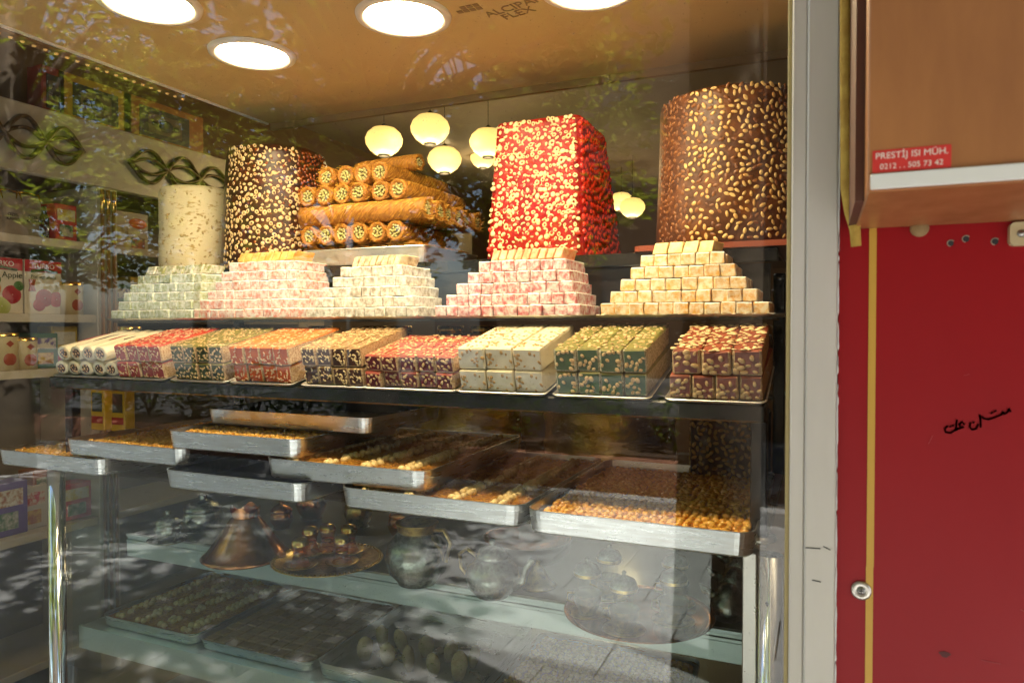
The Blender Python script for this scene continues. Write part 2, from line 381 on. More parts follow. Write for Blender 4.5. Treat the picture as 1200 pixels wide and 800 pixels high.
MB().lathe([(.0001,.0145),(.004,.0137),(.0046,.0122)], 16).build('screw_head', MATS['steel'], hk, RX(PI/2))

# wooden box mounted on the red wall
BX0, BX1, BY0, BZ0 = .0388, 1.2, .7634, 1.7294
bxo = empty('wooden_box', T(0,0,0), 'big brown wood laminate box mounted high on the red wall', 'box')
MB().box(BX0,BX1,BY0,1.0365,BZ0,2.6,.0012).build('carcass', M_wood, bxo)
MB().box(BX0+.002,BX1-.002,BY0-.005,BY0-.0004,BZ0+.002,BZ0+.0163,.0012).build('white_edge_strip', M_white, bxo)
b = MB(); pts = [(.0233,1.008,2.6),(.0233,1.008,2.14),(.024,1.008,1.925),(.0256,1.008,1.832),(.0264,1.008,1.778),(.0318,1.009,1.747),(.0372,1.011,1.728),(.0388,1.012,1.7046)]
b.tube(pts, [.0066,.0066,.0066,.0068,.0074,.0081,.0078,.0066], 8, flat=.7)
b.build('edge_foam_strip', mat('yellow_foam',(.50,.33,.06),.85,0,(.40,.24,.04),50,bump=.6,bsc=80), bxo)
MB().box(.030,BX0-.0004,.82,1.03,BZ0+.0015,2.6).build('side_gap_shade', mat('side_gap_shade',(.09,.03,.015),.6), bxo)  # dark strip standing in for the shaded gap between foam and box
stk = MB().box(-.0322,.0322,-.0006,0,-.0105,.0105).build('sticker', mat('sticker_red',(.62,.035,.03),.4), bxo, T(.0748,BY0-.0003,BZ0+.0283))
text('PRESTİJ ISI MÜH.', .0082, mat('sticker_white',(.8,.7,.62),.5), stk, T(0,-.0010,.0048) @ RX(PI/2))
text('0212 . . 505 73 42', .0071, MATS['sticker_white'], stk, T(0,-.0010,-.0053) @ RX(PI/2))
# ------------------------------------------------------------------ the room behind: cabinet wall, lamps
FX = -3.0                                     # front plane of the wall cabinet (runs along y)
def onx(u, v, x):
    d = ray(u, v); return Vector((0,0,EYE)) + d*(x/d.x)
def cab_y(u): return onx(u, 385, FX).y
def cab_z(u, v): return onx(u, v, FX).z
wc = empty('wall_cabinet', T(FX,0,0), 'tall cream wall cabinet with open shelves and knot ornament along the fascia', 'cabinet')
z_ft, z_fb = cab_z(140,152), cab_z(60,208)
MB().box(-.04,0,1.25,6.0,z_fb,z_ft,.004).build('fascia', M_cream, wc)
MB().box(-.42,-.401,1.25,6.0,.03,z_fb).build('back_panel', mat('cab_back',(.20,.16,.12),.6), wc)
y_post = (cab_y(114), cab_y(138))
for (a,c) in (y_post, (1.47,1.50), (y_post[1]+1.25, y_post[1]+1.5)): MB().box(-.40,.004,a,c,.03,z_fb-.001,.003).build('upright', M_cream, wc)
shelf_z = [cab_z(60,279), cab_z(60,368), cab_z(60,432), .75, .2]
for z in shelf_z:
    MB().box(-.40,-.002,1.502,y_post[0]-.001,z-.035,z,.002).build('shelf', M_cream, wc)
    MB().box(-.40,-.002,y_post[1]+.001,y_post[1]+1.249,z-.035,z,.002).build('shelf', M_cream, wc)
for k in range(3):                            # gold triple bar on the upright
    yy = y_post[0]+(y_post[1]-y_post[0])*(.22+.28*k)
    zt, zb = cab_z(126,224), cab_z(126,252)
    MB().tube([(.012,yy,zt),(.012,yy,zb)], .009, 8).build('gold_bar', M_gold, wc)
    MB().tube([(.009,yy,zb-.002),(.009,yy,.3)], .008, 6).build('brown_bar', mat('brown_bar',(.25,.12,.04),.4) if 'brown_bar' not in MATS else MATS['brown_bar'], wc)
# knot ornaments
M_knot = mat('knot_bronze', (.10,.055,.015), .35, .3)
def knot(yc, zc, L, A):
    b = MB(); n = 40
    for k, (ph, am) in enumerate(((0,1),(PI,1),(0,.45),(PI,.45))):
        pts = []
        for i in range(n+1):
            t = i/n; env = math.sin(PI*t)**.35
            pts.append((.008+.003*((k+ (i//8)) % 2), (t-.5)*L, am*A*math.sin(2*PI*t*1.5+ph)*(.55+.45*env)))
        b.tube(pts, .016, 6, flat=.55)
    return b.build('knot_ornament', M_knot, wc, T(0, yc, zc))
zf = (z_ft+z_fb)/2
knot(cab_y(30), zf, .50, .085); knot(cab_y(215), zf, .62, .085)
# boxes on top of the cabinet
def gift(u, w_, col, lab, name='gift_box'):
    y = cab_y(u)
    e = empty(name, T(FX-.05, y, z_ft+.002), lab, 'box', 'boxes standing on top of the wall cabinet')
    MB().box(-.1,0,-w_/2,w_/2,0,.20,.003).build('carton', mat(name+str(u), col, .5), e)
    MB().box(.0004,.002,-w_*.32,w_*.30,.02,.165).build('dark_label', mat('lab%d' % u,(.03,.03,.035),.5), e)
    MB().box(.0022,.003,-w_*.22,w_*.20,.045,.14).build('label_field', mat('labf%d' % u,(.12,.085,.06),.6), e)
    MB().ell(T(.0032,0,.092) @ SC(.0012,w_*.10,.03),10,6).ell(T(.0032,-w_*.14,.092) @ SC(.0012,.02,.012),8,4).ell(T(.0032,w_*.13,.092) @ SC(.0012,.02,.012),8,4).build('emblem', mat('emb%d' % u,(.02,.02,.02),.5), e)
gift(75, .10, (.22,.02,.012), 'dark red box end on the cabinet top, left of the yellow box')
gift(125, .36, (.42,.25,.02), 'yellow box with dark framed emblem on top of the wall cabinet')
gift(205, .48, (.30,.105,.015), 'orange brown box with dark framed emblem on top of the wall cabinet')

# goods on the shelves of the wall cabinet
S0, S1, S2 = shelf_z[0], shelf_z[1], shelf_z[2]
M_bag = mat('bag_grey', (.33,.27,.22), .35); M_foil = mat('gold_foil', (.85,.52,.10), .25, 1, bump=.9, bsc=60)
for k, u in enumerate((-14, 16, 39, 62)):
    y = cab_y(u); h = .19
    e = empty('coffee_bag', T(FX-.16, y, S0+.001) , ORD[k]+' from the left of the grey bags with gold foil edges on the top shelf', 'bag', 'gold edged bags')
    b = MB(); loops = []
    for i in range(7):
        t = i/6; wd = .062*(1-.25*max(0,t-.75)/.25); th = .04*(1-t**2*.9)+.004
        loops.append(rrect(th*2, wd*2, min(th,.018), 3, z=t*h))
    b.loft(loops); b.build('pouch', M_bag, e)
    for s_ in (-1,1): MB().tube([(.03,s_*.056,.005),(.03,s_*.060,.06),(.018,s_*.058,.13),(.006,s_*.045,h+.012)], [.009,.008,.007,.006], 6, flat=.6).build('foil_edge', M_foil, e)
    MB().tube([(.004,-.048,h+.006),(.003,0,h+.012),(.004,.048,h+.006)], .008, 6, flat=.4).build('foil_top', M_foil, e)
    text('ÖZEL\nKAHVE', .018, M_black, e, T(.0405,0,.085) @ RZ(PI/2) @ RX(PI/2) @ RX(rad(-9)))
def fruit_box(u0, u1, title, kind, lab):
    y0, y1 = cab_y(u0), cab_y(u1)-.002; wd = y1-y0; h = cab_z(60,305)-S1
    e = empty('fruit_tea_box', T(FX-.06, (y0+y1)/2, S1+.001), lab, 'box', 'fruit tea boxes')
    MB().box(-.08,0,-wd/2,wd/2,0,h,.002).build('carton', mat('carton_'+kind,(.60,.53,.42),.4), e)
    MB().box(.0003,.0015,-wd/2+.001,wd/2-.001,h*.78,h-.001).build('red_band', mat('band_'+kind,(.42,.012,.022),.4), e)
    F = lambda x,y,z,sz,s_,c: text(s_, sz, c, e, T(x,y,z) @ RZ(PI/2) @ RX(PI/2))
    MB().tube([(.003,-wd*.34,h*.79),(.003,0,h*.83),(.003,wd*.34,h*.79)], .011, 6, flat=.5).build('leaf_garland', mat('garl_'+kind,(.03,.09,.02),.5), e)
    F(.0044, 0, h*.89, wd*.17, 'TURKO', mat('wl_'+kind,(.75,.70,.66),.5))
    F(.0022, 0 if kind != 'apple' else wd*.25, h*.69, wd*.13 if kind != 'apple' else wd*.2, title, mat('tl_'+kind,(.03,.05,.02),.5))
    def fr(y,z,r,col,nm):
        MB().lathe([(r*math.cos(a), .004*math.sin(a)) for a in (0,.5,1.0,1.5)], 20, M=T(.0004,y*wd,z*h) @ RY(PI/2)).build('printed_'+nm, mat(nm+kind+str(int(y*100)),col,.4), e)
    if kind == 'apple':
        fr(-.20,.44,wd*.2,(.50,.20,.03),'apple'); fr(-.36,.26,wd*.22,(.16,.22,.03),'apple'); fr(.24,.34,wd*.22,(.34,.008,.02),'apple'); fr(0,.13,wd*.22,(.33,.36,.07),'slice')
        fr(.40,.5,wd*.12,(.05,.14,.03),'leaf'); fr(-.1,.6,wd*.1,(.05,.13,.03),'leaf')
    else:
        fr(.02,.3,wd*.24,(.28,.012,.010),'pomegranate'); fr(.34,.28,wd*.21,(.36,.02,.012),'pomegranate'); fr(-.12,.17,wd*.17,(.33,.02,.02),'pomegranate')
        MB().lathe([(.016,0),(.010,.02),(.015,.05)],14,M=T(.004,-wd*.32,h*.42) @ SC(.3,1,1)).build('printed_tea_glass', mat('tg'+kind,(.30,.03,.01),.3), e)
fruit_box(-14, 39, 'Apple', 'apple', 'white tea box with red band showing apples and the word Apple')
fruit_box(40.5, 84, 'Pomegranate', 'pom', 'white tea box with red band showing pomegranates, beside the apple box')
M_can = mat('can_paper', (.55,.44,.24), .4); M_canred = mat('can_print', (.28,.05,.02), .4)
def can(u, z, lab, r=.055, h=.14):
    e = empty('coffee_can', T(FX-.075, cab_y(u), z+.001), lab, 'can', 'cream coffee cans')
    MB().lathe([(r,0),(r,h)], 24, cap0=True).build('can_body', M_can, e)
    MB().lathe([(r+.002,h-.012),(r+.002,h+.002),(r-.004,h+.004),(.0001,h+.004)], 24).build('lid', M_gold, e)
    MB().lathe([(.026,0),(.018,.003),(.0001,.004)], 16, M=T(r-.001,0,h*.3) @ RY(PI/2)).build('printed_cup', M_canred, e)
    MB().add([(0,-.016,0),(0,0,-.014),(0,.016,0),(0,0,.014)], [(0,1,2,3)], M=T(r+.001,0,h*.72)).build('printed_diamond', M_canred, e)
can(95, S1, 'cream can with printed coffee cup beside the pomegranate box')
can(14, S2, 'larger cream can with printed cup on the lower shelf, leftmost', .062, .15)
can(40, S2, 'cream can with printed cup on the lower shelf, second from left', .052, .13)
for k, u in enumerate((78, 98)):
    j = MB().lathe([(.03,0),(.034,.02),(.034,.09),(.02,.12),(.02,.15)], 18, cap1=True).build('bottle', mat('dark_bottle%d' % k,(.05,.02,.015),.15), None, T(FX-.12, cab_y(u), S0+.001))
    tag(j, ('dark bottle right of the gold edged bags' if k == 0 else 'dark bottle beside the gold barred upright'), 'bottle')
e = empty('pastry_carton', T(FX-.08, cab_y(166), S0-.03), 'pale box with orange oval and photo of sweets right of the gold bars', 'box')
wd = cab_y(186)-cab_y(140)
MB().box(-.08,0,-wd/2,wd/2,0,.21,.002).build('carton', mat('pc',(.40,.33,.27),.45), e)
MB().lathe([(.05,0),(.03,.004),(.0001,.005)], 20, M=T(.0005,.05,.16) @ RY(PI/2) @ SC(.5,1,1)).build('orange_oval', mat('ov',(.60,.10,.01),.4), e)
MB().box(.0004,.002,-wd*.38,-wd*.02,.02,.14).build('printed_photo', mat('ph',(.42,.30,.12),.4,0,(.15,.08,.03),30), e)
MB().box(.0004,.002,wd*.06,wd*.40,.01,.09).build('printed_tray', mat('ph2',(.06,.05,.05),.4,0,(.35,.05,.02),40), e)

PK = ((.42,.03,.03),(.05,.12,.05),(.50,.34,.06),(.10,.05,.20),(.45,.40,.32),(.30,.10,.03))
def goods(u, z, w_, h_, col, lab, k):
    e = empty('goods_box', T(FX-.05-.02*(k % 3), cab_y(u), z+.001), lab, 'box', 'packages on the wall cabinet')
    MB().box(-.10,0,-w_/2,w_/2,0,h_,.003).build('carton', mat('gbx%d' % k, col, .45), e)
    MB().box(.0003,.0014,-w_*.4,w_*.4,h_*.55,h_*.86).build('printed_label', mat('gbl%d' % k,(.55,.48,.36),.5,0,PK[(k+2) % 6],40,.45,.6), e)
    MB().box(.0003,.0014,-w_*.3,w_*.3,h_*.12,h_*.44).build('printed_picture', mat('gbp%d' % k,PK[(k+1) % 6],.5,0,PK[(k+4) % 6],35,.4,.6), e)
for k, (u, z, w_, h_, lab) in enumerate(((88,S0,.10,.16,'box beside the gold edged bags on the top shelf'),(66,S2,.11,.15,'box right of the cream cans on the lower shelf'),(92,S2,.12,.18,'larger box beside the upright on the lower shelf'),
        (10,shelf_z[3],.20,.22,'leftmost box on the knee high shelf'),(45,shelf_z[3],.16,.18,'second box from left on the knee high shelf'),(72,shelf_z[3],.14,.24,'third box from left on the knee high shelf'),(97,shelf_z[3],.14,.16,'fourth box from left on the knee high shelf'),
        (160,S1,.16,.15,'box on the bay behind the cream drum, middle shelf'),(185,S1,.16,.19,'taller box on the bay behind the cream drum'),(160,S2,.18,.14,'box behind the white rolls, lower shelf'))):
    goods(u, z, w_, h_, PK[k % 6], lab, k)
# pendant globes
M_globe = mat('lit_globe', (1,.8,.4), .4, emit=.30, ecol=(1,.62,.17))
_N = M_globe.node_tree.nodes; _L = M_globe.node_tree.links       # glow painted as a height gradient: brighter low, dimmer at the top
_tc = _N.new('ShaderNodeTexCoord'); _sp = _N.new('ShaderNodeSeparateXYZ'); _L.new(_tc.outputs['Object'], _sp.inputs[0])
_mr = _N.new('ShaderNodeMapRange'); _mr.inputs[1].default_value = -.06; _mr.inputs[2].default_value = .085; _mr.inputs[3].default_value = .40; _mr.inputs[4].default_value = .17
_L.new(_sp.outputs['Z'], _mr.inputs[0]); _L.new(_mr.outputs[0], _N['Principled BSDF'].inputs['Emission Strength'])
M_cord = mat('cord', (.015,.012,.01), .6)
for k, (u, v, wpx, lab) in enumerate(((450,165,44,'glowing oval pendant lamp above the pastry rolls, leftmost'),(504,151,46,'large glowing pendant lamp highest of the cluster, in front of a second one'),
        (524,142,32,'glowing pendant lamp half hidden behind the highest large one'),(521,187,40,'low glowing pendant lamp just above the pastry rolls'),
        (572,167,44,'glowing pendant lamp half hidden behind the red block'),(566,185,30,'small glowing pendant lamp at the left edge of the red block'),
        (741,243,30,'glowing pendant lamp between the red block and the brown cylinder'),(728,236,28,'glowing pendant lamp partly hidden by the red block, right side'))):
    D_ = FPX*.215/wpx; d = ray(u, v); fw = camo.rotation_euler.to_matrix() @ Vector((0,0,-1))
    p = Vector((0,0,EYE)) + d*(D_/d.dot(fw))
    e = empty('pendant_lamp', T(*p), lab, 'lamp', 'pendant globes in the room')
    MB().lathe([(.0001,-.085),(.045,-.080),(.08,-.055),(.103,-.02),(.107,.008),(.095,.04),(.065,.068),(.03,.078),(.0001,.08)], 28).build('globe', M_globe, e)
    _pl = bpy.data.lights.new('globe_light','POINT'); _pl.energy = .8; _pl.color = (1,.72,.36); _pl.shadow_soft_size = .05; link('globe_light', _pl, e, T(0,0,-.16))
    MB().lathe([(.034,-.083),(.035,-.089),(.024,-.092),(.0001,-.092)], 20).build('lower_collar', M_cord, e)
    MB().lathe([(.018,.077),(.016,.088),(.006,.096),(.003,.10)], 16).tube([(0,0,.095),(0,0,max(.2,3.05-p.z))], .0016, 6).build('cord', M_cord, e)
# a dark sideboard and pictures deeper in the room
sb = empty('sideboard', T(-1.0, 6.8, .02), 'dark brown sideboard at the back of the shop', 'sideboard')
MB().box(-2.2,2.0,0,.5,0,.95,.01).build('carcass', M_inner, sb); MB().box(-2.25,2.05,-.03,.52,.951,.99,.005).build('worktop', M_dark, sb)
p = aty(760,215,8.38)
bm_ = MB().box(-2.6,2.2,8.30,8.395,2.02,2.10,.004).build('picture_rail', mat('rail',(.10,.05,.02),.5)); struct(bm_)
# ------------------------------------------------------------------ the stepped rack
RX0, RX1 = -2.235, -.100
CZ = 1.165                                    # top of the counter
rack = empty('display_rack', T(0,0,0), 'black three step display rack carrying the sweets on the counter', 'rack')
MB().box(RX0,RX1,1.490,1.535,1.413,1.450,.004).build('front_beam', M_blackbeam, rack)
TL = rad(13)
M_shelfglass = glass_mat('smoked_shelf_glass', (.62,.64,.60), .06)
MB().box(RX0+.03,RX1,1.862,1.8715,1.765,1.7995,.002).build('top_shelf_edge', M_blackbeam, rack)
MB().box(RX0+.01,RX1-.005,.02,.33,-.014,0,.002, M=T(0,1.52,1.452) @ RX(TL)).build('lower_shelf', M_dark, rack)
MB().box(RX0+.03,RX1,1.690,1.93,1.620,1.6265,.001).build('middle_shelf', M_shelfglass, rack)
MB().box(RX0+.03,RX1,1.872,2.32,1.783,1.799,.002).build('top_shelf', M_shelfglass, rack)
MB().box(RX0+.05,RX1-.02,1.905,1.918,1.628,1.764).build('riser_panel', mat('riser',(.03,.028,.03),.3), rack)
for x in (RX0+.001, RX1-.034):
    u_ = MB().box(x,x+.033,1.540,1.573,CZ+.012,1.449,.003).build('upright', M_blackbeam, rack)
    MB().lathe([(.034,0),(.036,.004),(.034,.010),(.018,.0115)], 24, M=T(x+.0165,1.556,CZ+.0005)).build('foot_disc', M_pewter, u_)
    MB().box(x,x+.033,2.26,2.293,CZ+.001,1.764,.003).build('rear_upright', M_blackbeam, rack)

# ------------------------------------------------------------------ nut helpers
def nut(b, M, s, kind, mi=0):
    j = RN.uniform(.75,1.25)*s
    if kind == 'hazel':
        r = RN.random()
        if r < .26: b.arc(j*.64, j*RN.uniform(.30,.42), 0, 2*PI, M @ SC(1,RN.uniform(.7,1),.45), 9, 4, mi)
        elif r < .58: a = RN.uniform(0,6.3); b.arc(j*.66, j*.34, a, a+RN.uniform(2.2,4.2), M @ SC(1,.85,.45), 7, 4, mi)
        else: b.ell(M @ SC(j*.95,j*RN.uniform(.5,.9),j*.20), 7, 4, mi)
    elif kind == 'cashew':
        a = RN.uniform(0,6.3); b.arc(j*.72, j*.34, a, a+RN.uniform(2.0,3.2), M @ SC(1,1,.4), 6, 4, mi)
    elif kind == 'flake': b.ell(M @ SC(j,j*.6,j*.22), 6, 4, mi)
    else: b.ell(M @ SC(j*.9,j*RN.uniform(.52,.8),j*.24), 8, 4, mi)
def spin(): return RZ(RN.uniform(0,2*PI))
FRONT = RX(PI/2)                              # local z towards -y
def poisson(n, x0, x1, z0, z1, dmin):
    pts = []
    for _ in range(n*12):
        p = (RN.uniform(x0,x1), RN.uniform(z0,z1))
        if all((p[0]-q[0])**2+(p[1]-q[1])**2 > dmin*dmin for q in pts): pts.append(p)
        if len(pts) >= n: break
    return pts

# ------------------------------------------------------------------ top shelf
TZ = 1.80
# cream nougat cylinder
M_nougat = mat('cream_nougat', (.80,.68,.44), .6, 0, (.50,.34,.13), 38, .56, .66, 4, (1,1,2.2), .5, 50, sss=.1)
def drum(name, prof, m, M, n=48, wob=.003):
    b = MB(); loops = []
    for r, z in prof: loops.append([((r+RN.uniform(-wob,wob))*math.cos(2*PI*i/n), (r+RN.uniform(-wob,wob))*math.sin(2*PI*i/n), z) for i in range(n)])
    b.loft(loops, True, True, 0, None, True); return b.build(name, m, None, M)
o = drum('nougat_drum', [(.122,0),(.13,.006)]+[(.131+.001*math.sin(k), .03+k*.026) for k in range(10)]+[(.131,.295),(.127,.305),(.118,.310)], M_nougat, T(-2.135,1.99,TZ+.001))
tag(o, 'tall cream nougat drum, leftmost on the top shelf', 'sweet')
b = MB()
for k in range(150):
    a = RN.uniform(PI,2*PI+.5); z = RN.uniform(.015,.295); nut(b, T(.131*math.cos(a), .131*math.sin(a), z) @ RZ(a+PI/2) @ FRONT @ spin(), .006, 'flake')
stuff(b.build('nut_pieces', mat('baked_nut',(.50,.36,.16),.6), o))
# dark hazelnut drum
M_darkjel = mat('dark_jelly', (.030,.008,.004), .36, 0, (.10,.020,.005), 26, .45, .7, bump=.35, bsc=40, spec=.3)
M_amber = mat('amber_lump', (.30,.065,.010), .2, 0, (.14,.025,.006), 50, .4, .6, coat=.4)
def rad_at(z, r0, r1, h): return r0+(r1-r0)*z/h
o = drum('hazelnut_drum', [(.188,0),(.192,.008)]+[(rad_at(z,.192,.168,.42), z) for z in (.05,.1,.15,.2,.25,.3,.35,.39)]+[(.165,.408),(.158,.416),(.14,.42)], M_darkjel, T(-1.785,2.02,TZ+.001), 56, .002)
tag(o, 'tall dark drum studded with pale cut hazelnuts, on the top shelf', 'sweet')
b = MB(); c = math.atan2(-2.02, 1.785)
for (k_, lo, hi, cnt, dm) in (('hazel', c-1.15, c+.42, 560, .0142),):
    for (s_, z) in poisson(cnt, lo*.18, hi*.18, .006, .408, dm):
        a = s_/.18; r = rad_at(z,.192,.168,.42)+.0005
        nut(b, T(r*math.cos(a), r*math.sin(a), z) @ RZ(a+PI/2) @ FRONT @ spin(), RN.choice((.0068,.0082,.0088)), k_)
stuff(b.build('cut_hazelnuts', M_hazel, o))
b = MB()
for (s_, z) in poisson(260, (c+.40)*.18, (c+1.3)*.18, .006, .40, .012):
    a = s_/.18; r = rad_at(z,.192,.168,.42)-.002
    b.ell(T(r*math.cos(a), r*math.sin(a), z) @ RZ(a+PI/2) @ FRONT @ spin() @ SC(.009,.006,.006), 7, 4)
for (s_, z) in poisson(90, (c-1.1)*.18, (c+.4)*.18, .006, .40, .02):
    a = s_/.18; r = rad_at(z,.192,.168,.42)-.002; b.ell(T(r*math.cos(a), r*math.sin(a), z) @ RZ(a+PI/2) @ FRONT @ SC(.006,.006,.003), 7, 4)
stuff(b.build('syrup_coated_nuts', M_amber, o))

# red truncated pyramid with hazelnuts
M_redjel = mat('red_jelly', (.30,.005,.006), .38, 0, (.20,.004,.005), 30, .4, .65, sss=.25, sssr=(.03,.004,.003), bump=.3, bsc=45, spec=.15)
M_redlump = mat('red_lump', (.66,.035,.014), .28, 0, (.48,.016,.010), 60, .4, .6, sss=.15, sssr=(.03,.004,.003))
xl, xr = xat(567,1.885), xat(684,1.885); wB = xr-xl; dB = .44; hB = .40; wT, dT = wB*.86, .28
cxB, cyB = (xl+xr)/2, 1.885+dB/2
def redl(z): t = z/hB; return rrect(wB+(wT-wB)*t, dB+(dT-dB)*t, .030, 5, -.004*t, -.045*t, z)
b = MB(); b.loft([redl(z) for z in (0,.1,.2,.3,.385)]+[[(x*.985,y*.985,.397) for x,y,z in redl(.397)], [(x*.93,y*.93,hB) for x,y,z in redl(hB)]], smooth=False)
o = b.build('red_delight_block', M_redjel, None, T(cxB, cyB, TZ+.003)); tag(o, 'tall red tapered block studded with cut hazelnuts on the front face', 'sweet')
b = MB()
def redface(s_, t, side, off=0):
    z = t*hB; k = t; W = (wB+(wT-wB)*k)/2; D = (dB+(dT-dB)*k)/2
    if side == 'f': return T(-.004*k+s_*(W-.012), -.045*k-D-off, z) @ RX(-.09) @ FRONT
    return T(-.004*k+W+off, -.045*k+s_*(D-.015), z) @ RZ(PI/2) @ RX(-.03) @ FRONT
for (s_, t) in poisson(560, -wB/2, wB/2, .006, .392, .0138):
    nut(b, redface(s_/(wB/2), t/hB, 'f', .0003) @ spin(), RN.choice((.0066,.0082,.0094)), 'hazel')
stuff(b.build('cut_hazelnuts', M_hazel, o))
b = MB()
for (s_, t) in poisson(330, -1, .93, .01, .97, .05): b.ell(redface(s_, t, 'r', -.003) @ spin() @ SC(.0112,.0098,.0068), 8, 5)
for (s_, t) in poisson(120, -1, 1, .01, .97, .06): b.ell(redface(s_, t, 'f', -.003) @ spin() @ SC(.009,.008,.005), 8, 5)
stuff(b.build('syrup_coated_nuts', M_redlump, o))

# brown pumpkin seed drum on its board
M_brownjel = mat('brown_jelly', (.065,.020,.005), .40, 0, (.16,.05,.010), 30, .45, .7, bump=.5, bsc=60, spec=.3)
M_brownseed = mat('sunken_seed', (.25,.09,.018), .38, 0, (.13,.04,.01), 60, .4, .6)
dx, dy = xat(857,2.06), 2.06
bd = MB().loft([rrect(.44,.44,.03,4,z=0), rrect(.44,.44,.03,4,z=.014)]).build('cutting_board', mat('red_board',(.22,.045,.018),.4), None, T(dx-.005,dy,TZ+.0005)); tag(bd, 'thin reddish board under the brown seed drum', 'board')
o = drum('seed_drum', [(.2,0),(.205,.006)]+[(rad_at(z,.206,.193,.40), z) for z in (.05,.1,.15,.2,.25,.3,.35,.385)]+[(.190,.393),(.182,.398),(.16,.40)], M_brownjel, T(dx,dy,TZ+.0155), 56, .0015)
tag(o, 'tall brown drum packed with pumpkin seeds beside the window post', 'sweet')
c = math.atan2(-dy, -dx); b = MB(); b2 = MB()
for (s_, z) in poisson(700, (c-1.2)*.2, (c+1.15)*.2, .008, .392, .0135):
    a = s_/.2; r = rad_at(z,.206,.193,.40); core = c-.62 < a < c+.72
    M_ = T((r+.0003)*math.cos(a), (r+.0003)*math.sin(a), z) @ RZ(a+PI/2) @ FRONT @ spin()
    if core and RN.random() < .80: b.ell(M_ @ SC(RN.uniform(.0062,.0096),RN.uniform(.0036,.0054),.0013), 8, 4)
    else: b2.ell(M_ @ T(0,0,-.001) @ SC(.009,.005,.0022), 7, 4)
stuff(b.build('pumpkin_seeds', M_seed, o)); stuff(b2.build('sunken_seeds', M_brownseed, o))

# ------------------------------------------------------------------ kadayif rolls on a tray
M_kad = mat('kadayif_crust', (.42,.18,.018), .6, 0, (.24,.08,.008), 40, .4, .68, 4, (1,3,1), .7, 130)
M_shred = mat('kadayif_shreds', (.72,.38,.05), .5, 0, (.50,.20,.02), 60, .4, .65)
kt = empty('roll_tray', T(xat(353,1.885), 1.885, TZ+.001), 'pale metal tray under the heap of pastry rolls', 'tray')
KW = xat(497,1.885)-xat(353,1.885); KD = .38
b = MB(); b.loft([rrect(KW-.012,KD-.012,.02,5,z=0), rrect(KW,KD,.024,5,z=.048), rrect(KW+.006,KD+.006,.026,5,z=.050), rrect(KW+.004,KD+.004,.026,5,z=.053), rrect(KW-.006,KD-.006,.022,5,z=.050), rrect(KW-.018,KD-.018,.019,5,z=.004)], True, True, smooth=False)
b.build('pan', M_aluwarm, kt, T(KW/2,KD/2,0))
def roll_mesh(L, r):
    b = MB(); n = 18; loops = []; K = 14
    for i in range(K+1):
        y = L*i/K; loops.append([((r+RN.uniform(-.0016,.0016))*math.cos(2*PI*j/n), y+RN.uniform(-.001,.001), (r+RN.uniform(-.0016,.0016))*math.sin(2*PI*j/n)) for j in range(n)])
    f = lambda s_, l: [(x*s_, l, z*s_) for x, y, z in loops[0]]
    b.loft([f(.60, .006), f(.72,-.001), f(.93,-.0015)]+loops+[[(x*.7,L+.001,z*.7) for x,y,z in loops[-1]]], True, True, 0, None, True)
    body = b.mesh('crust', M_kad)
    b = MB()
    for k in range(420):
        a = RN.uniform(0,2*PI); y = RN.uniform(0,L*.9); tw = RN.uniform(.9,1.6); l = RN.uniform(.03,.10)
        pts = [((r+.0012+.001*math.sin(q*2))*math.cos(a+tw*q*l/r*.25), min(L,y+l*q*.35), (r+.0012)*math.sin(a+tw*q*l/r*.25)) for q in (0,.33,.66,1)]
        b.tube(pts, RN.uniform(.0007,.0013), 3, caps=False)
    for k in range(50):
        a = RN.uniform(0,2*PI); q = RN.uniform(.75,1.08); e = RN.uniform(.004,.014)
        b.tube([(r*q*math.cos(a),.004,r*q*math.sin(a)),(r*q*1.03*math.cos(a+.15),-e,r*q*1.03*math.sin(a+.15))], .0008, 3, caps=False)
    sh = b.mesh('pastry_shreds', M_shred)
    b = MB()
    for (x, z) in poisson(22, -.58*r, .58*r, -.58*r, .58*r, .0075):
        if x*x+z*z < (.62*r)**2: b.ell(T(x,.003,z) @ RX(PI/2) @ spin() @ SC(.0056,.0040,.0045), 7, 4)
    fl = b.mesh('pistachio_filling', M_pist)
    b = MB()
    b.add([(.62*r*math.cos(2*PI*i/14), .0045, .62*r*math.sin(2*PI*i/14)) for i in range(14)], [tuple(range(14))])
    return body, sh, fl, b.mesh('filling_base', mat('fill_dark', (.10,.07,.02), .6) if 'fill_dark' not in MATS else MATS['fill_dark'])
RR = .0315
KV = [roll_mesh(.36, RR) for _ in range(2)]; KX = [roll_mesh(.47, RR) for _ in range(2)]
def roll(var, M, lab):
    e = link('pastry_roll', var[0], None, M); tag(e, lab, 'pastry', 'kadayif pastry rolls')
    stuff(link('pastry_shreds', var[1], e)); stuff(link('pistachio_filling', var[2], e)); link('filling_base', var[3], e)
x0 = xat(353,1.885)+.004
z0 = TZ+.006+RR
for i in range(7): roll(KV[i % 2], T(x0+.036+i*.0625,1.90,z0) @ RY(RN.uniform(0,6)), ORD[i]+' from left of the pastry rolls lying inside the tray')
z0 += .063
for i in range(6): roll(KV[i % 2], T(x0+.032+i*.0655,1.875+RN.uniform(0,.012),z0) @ RZ(RN.uniform(-.03,.03)) @ RY(RN.uniform(0,6)), ORD[i]+' from left of the lower end-on pastry roll row above the tray')
z0 += .0635
for i in range(6): roll(KX[i % 2], T(x0+.470+RN.uniform(-.008,.008),1.895+i*.065,z0) @ RZ(PI/2) @ RY(RN.uniform(0,6)), ('long pastry roll lying crosswise in front of the heap' if i == 0 else ORD[i]+' crosswise pastry roll counted from the front, its end facing right'))
z0 += .0635
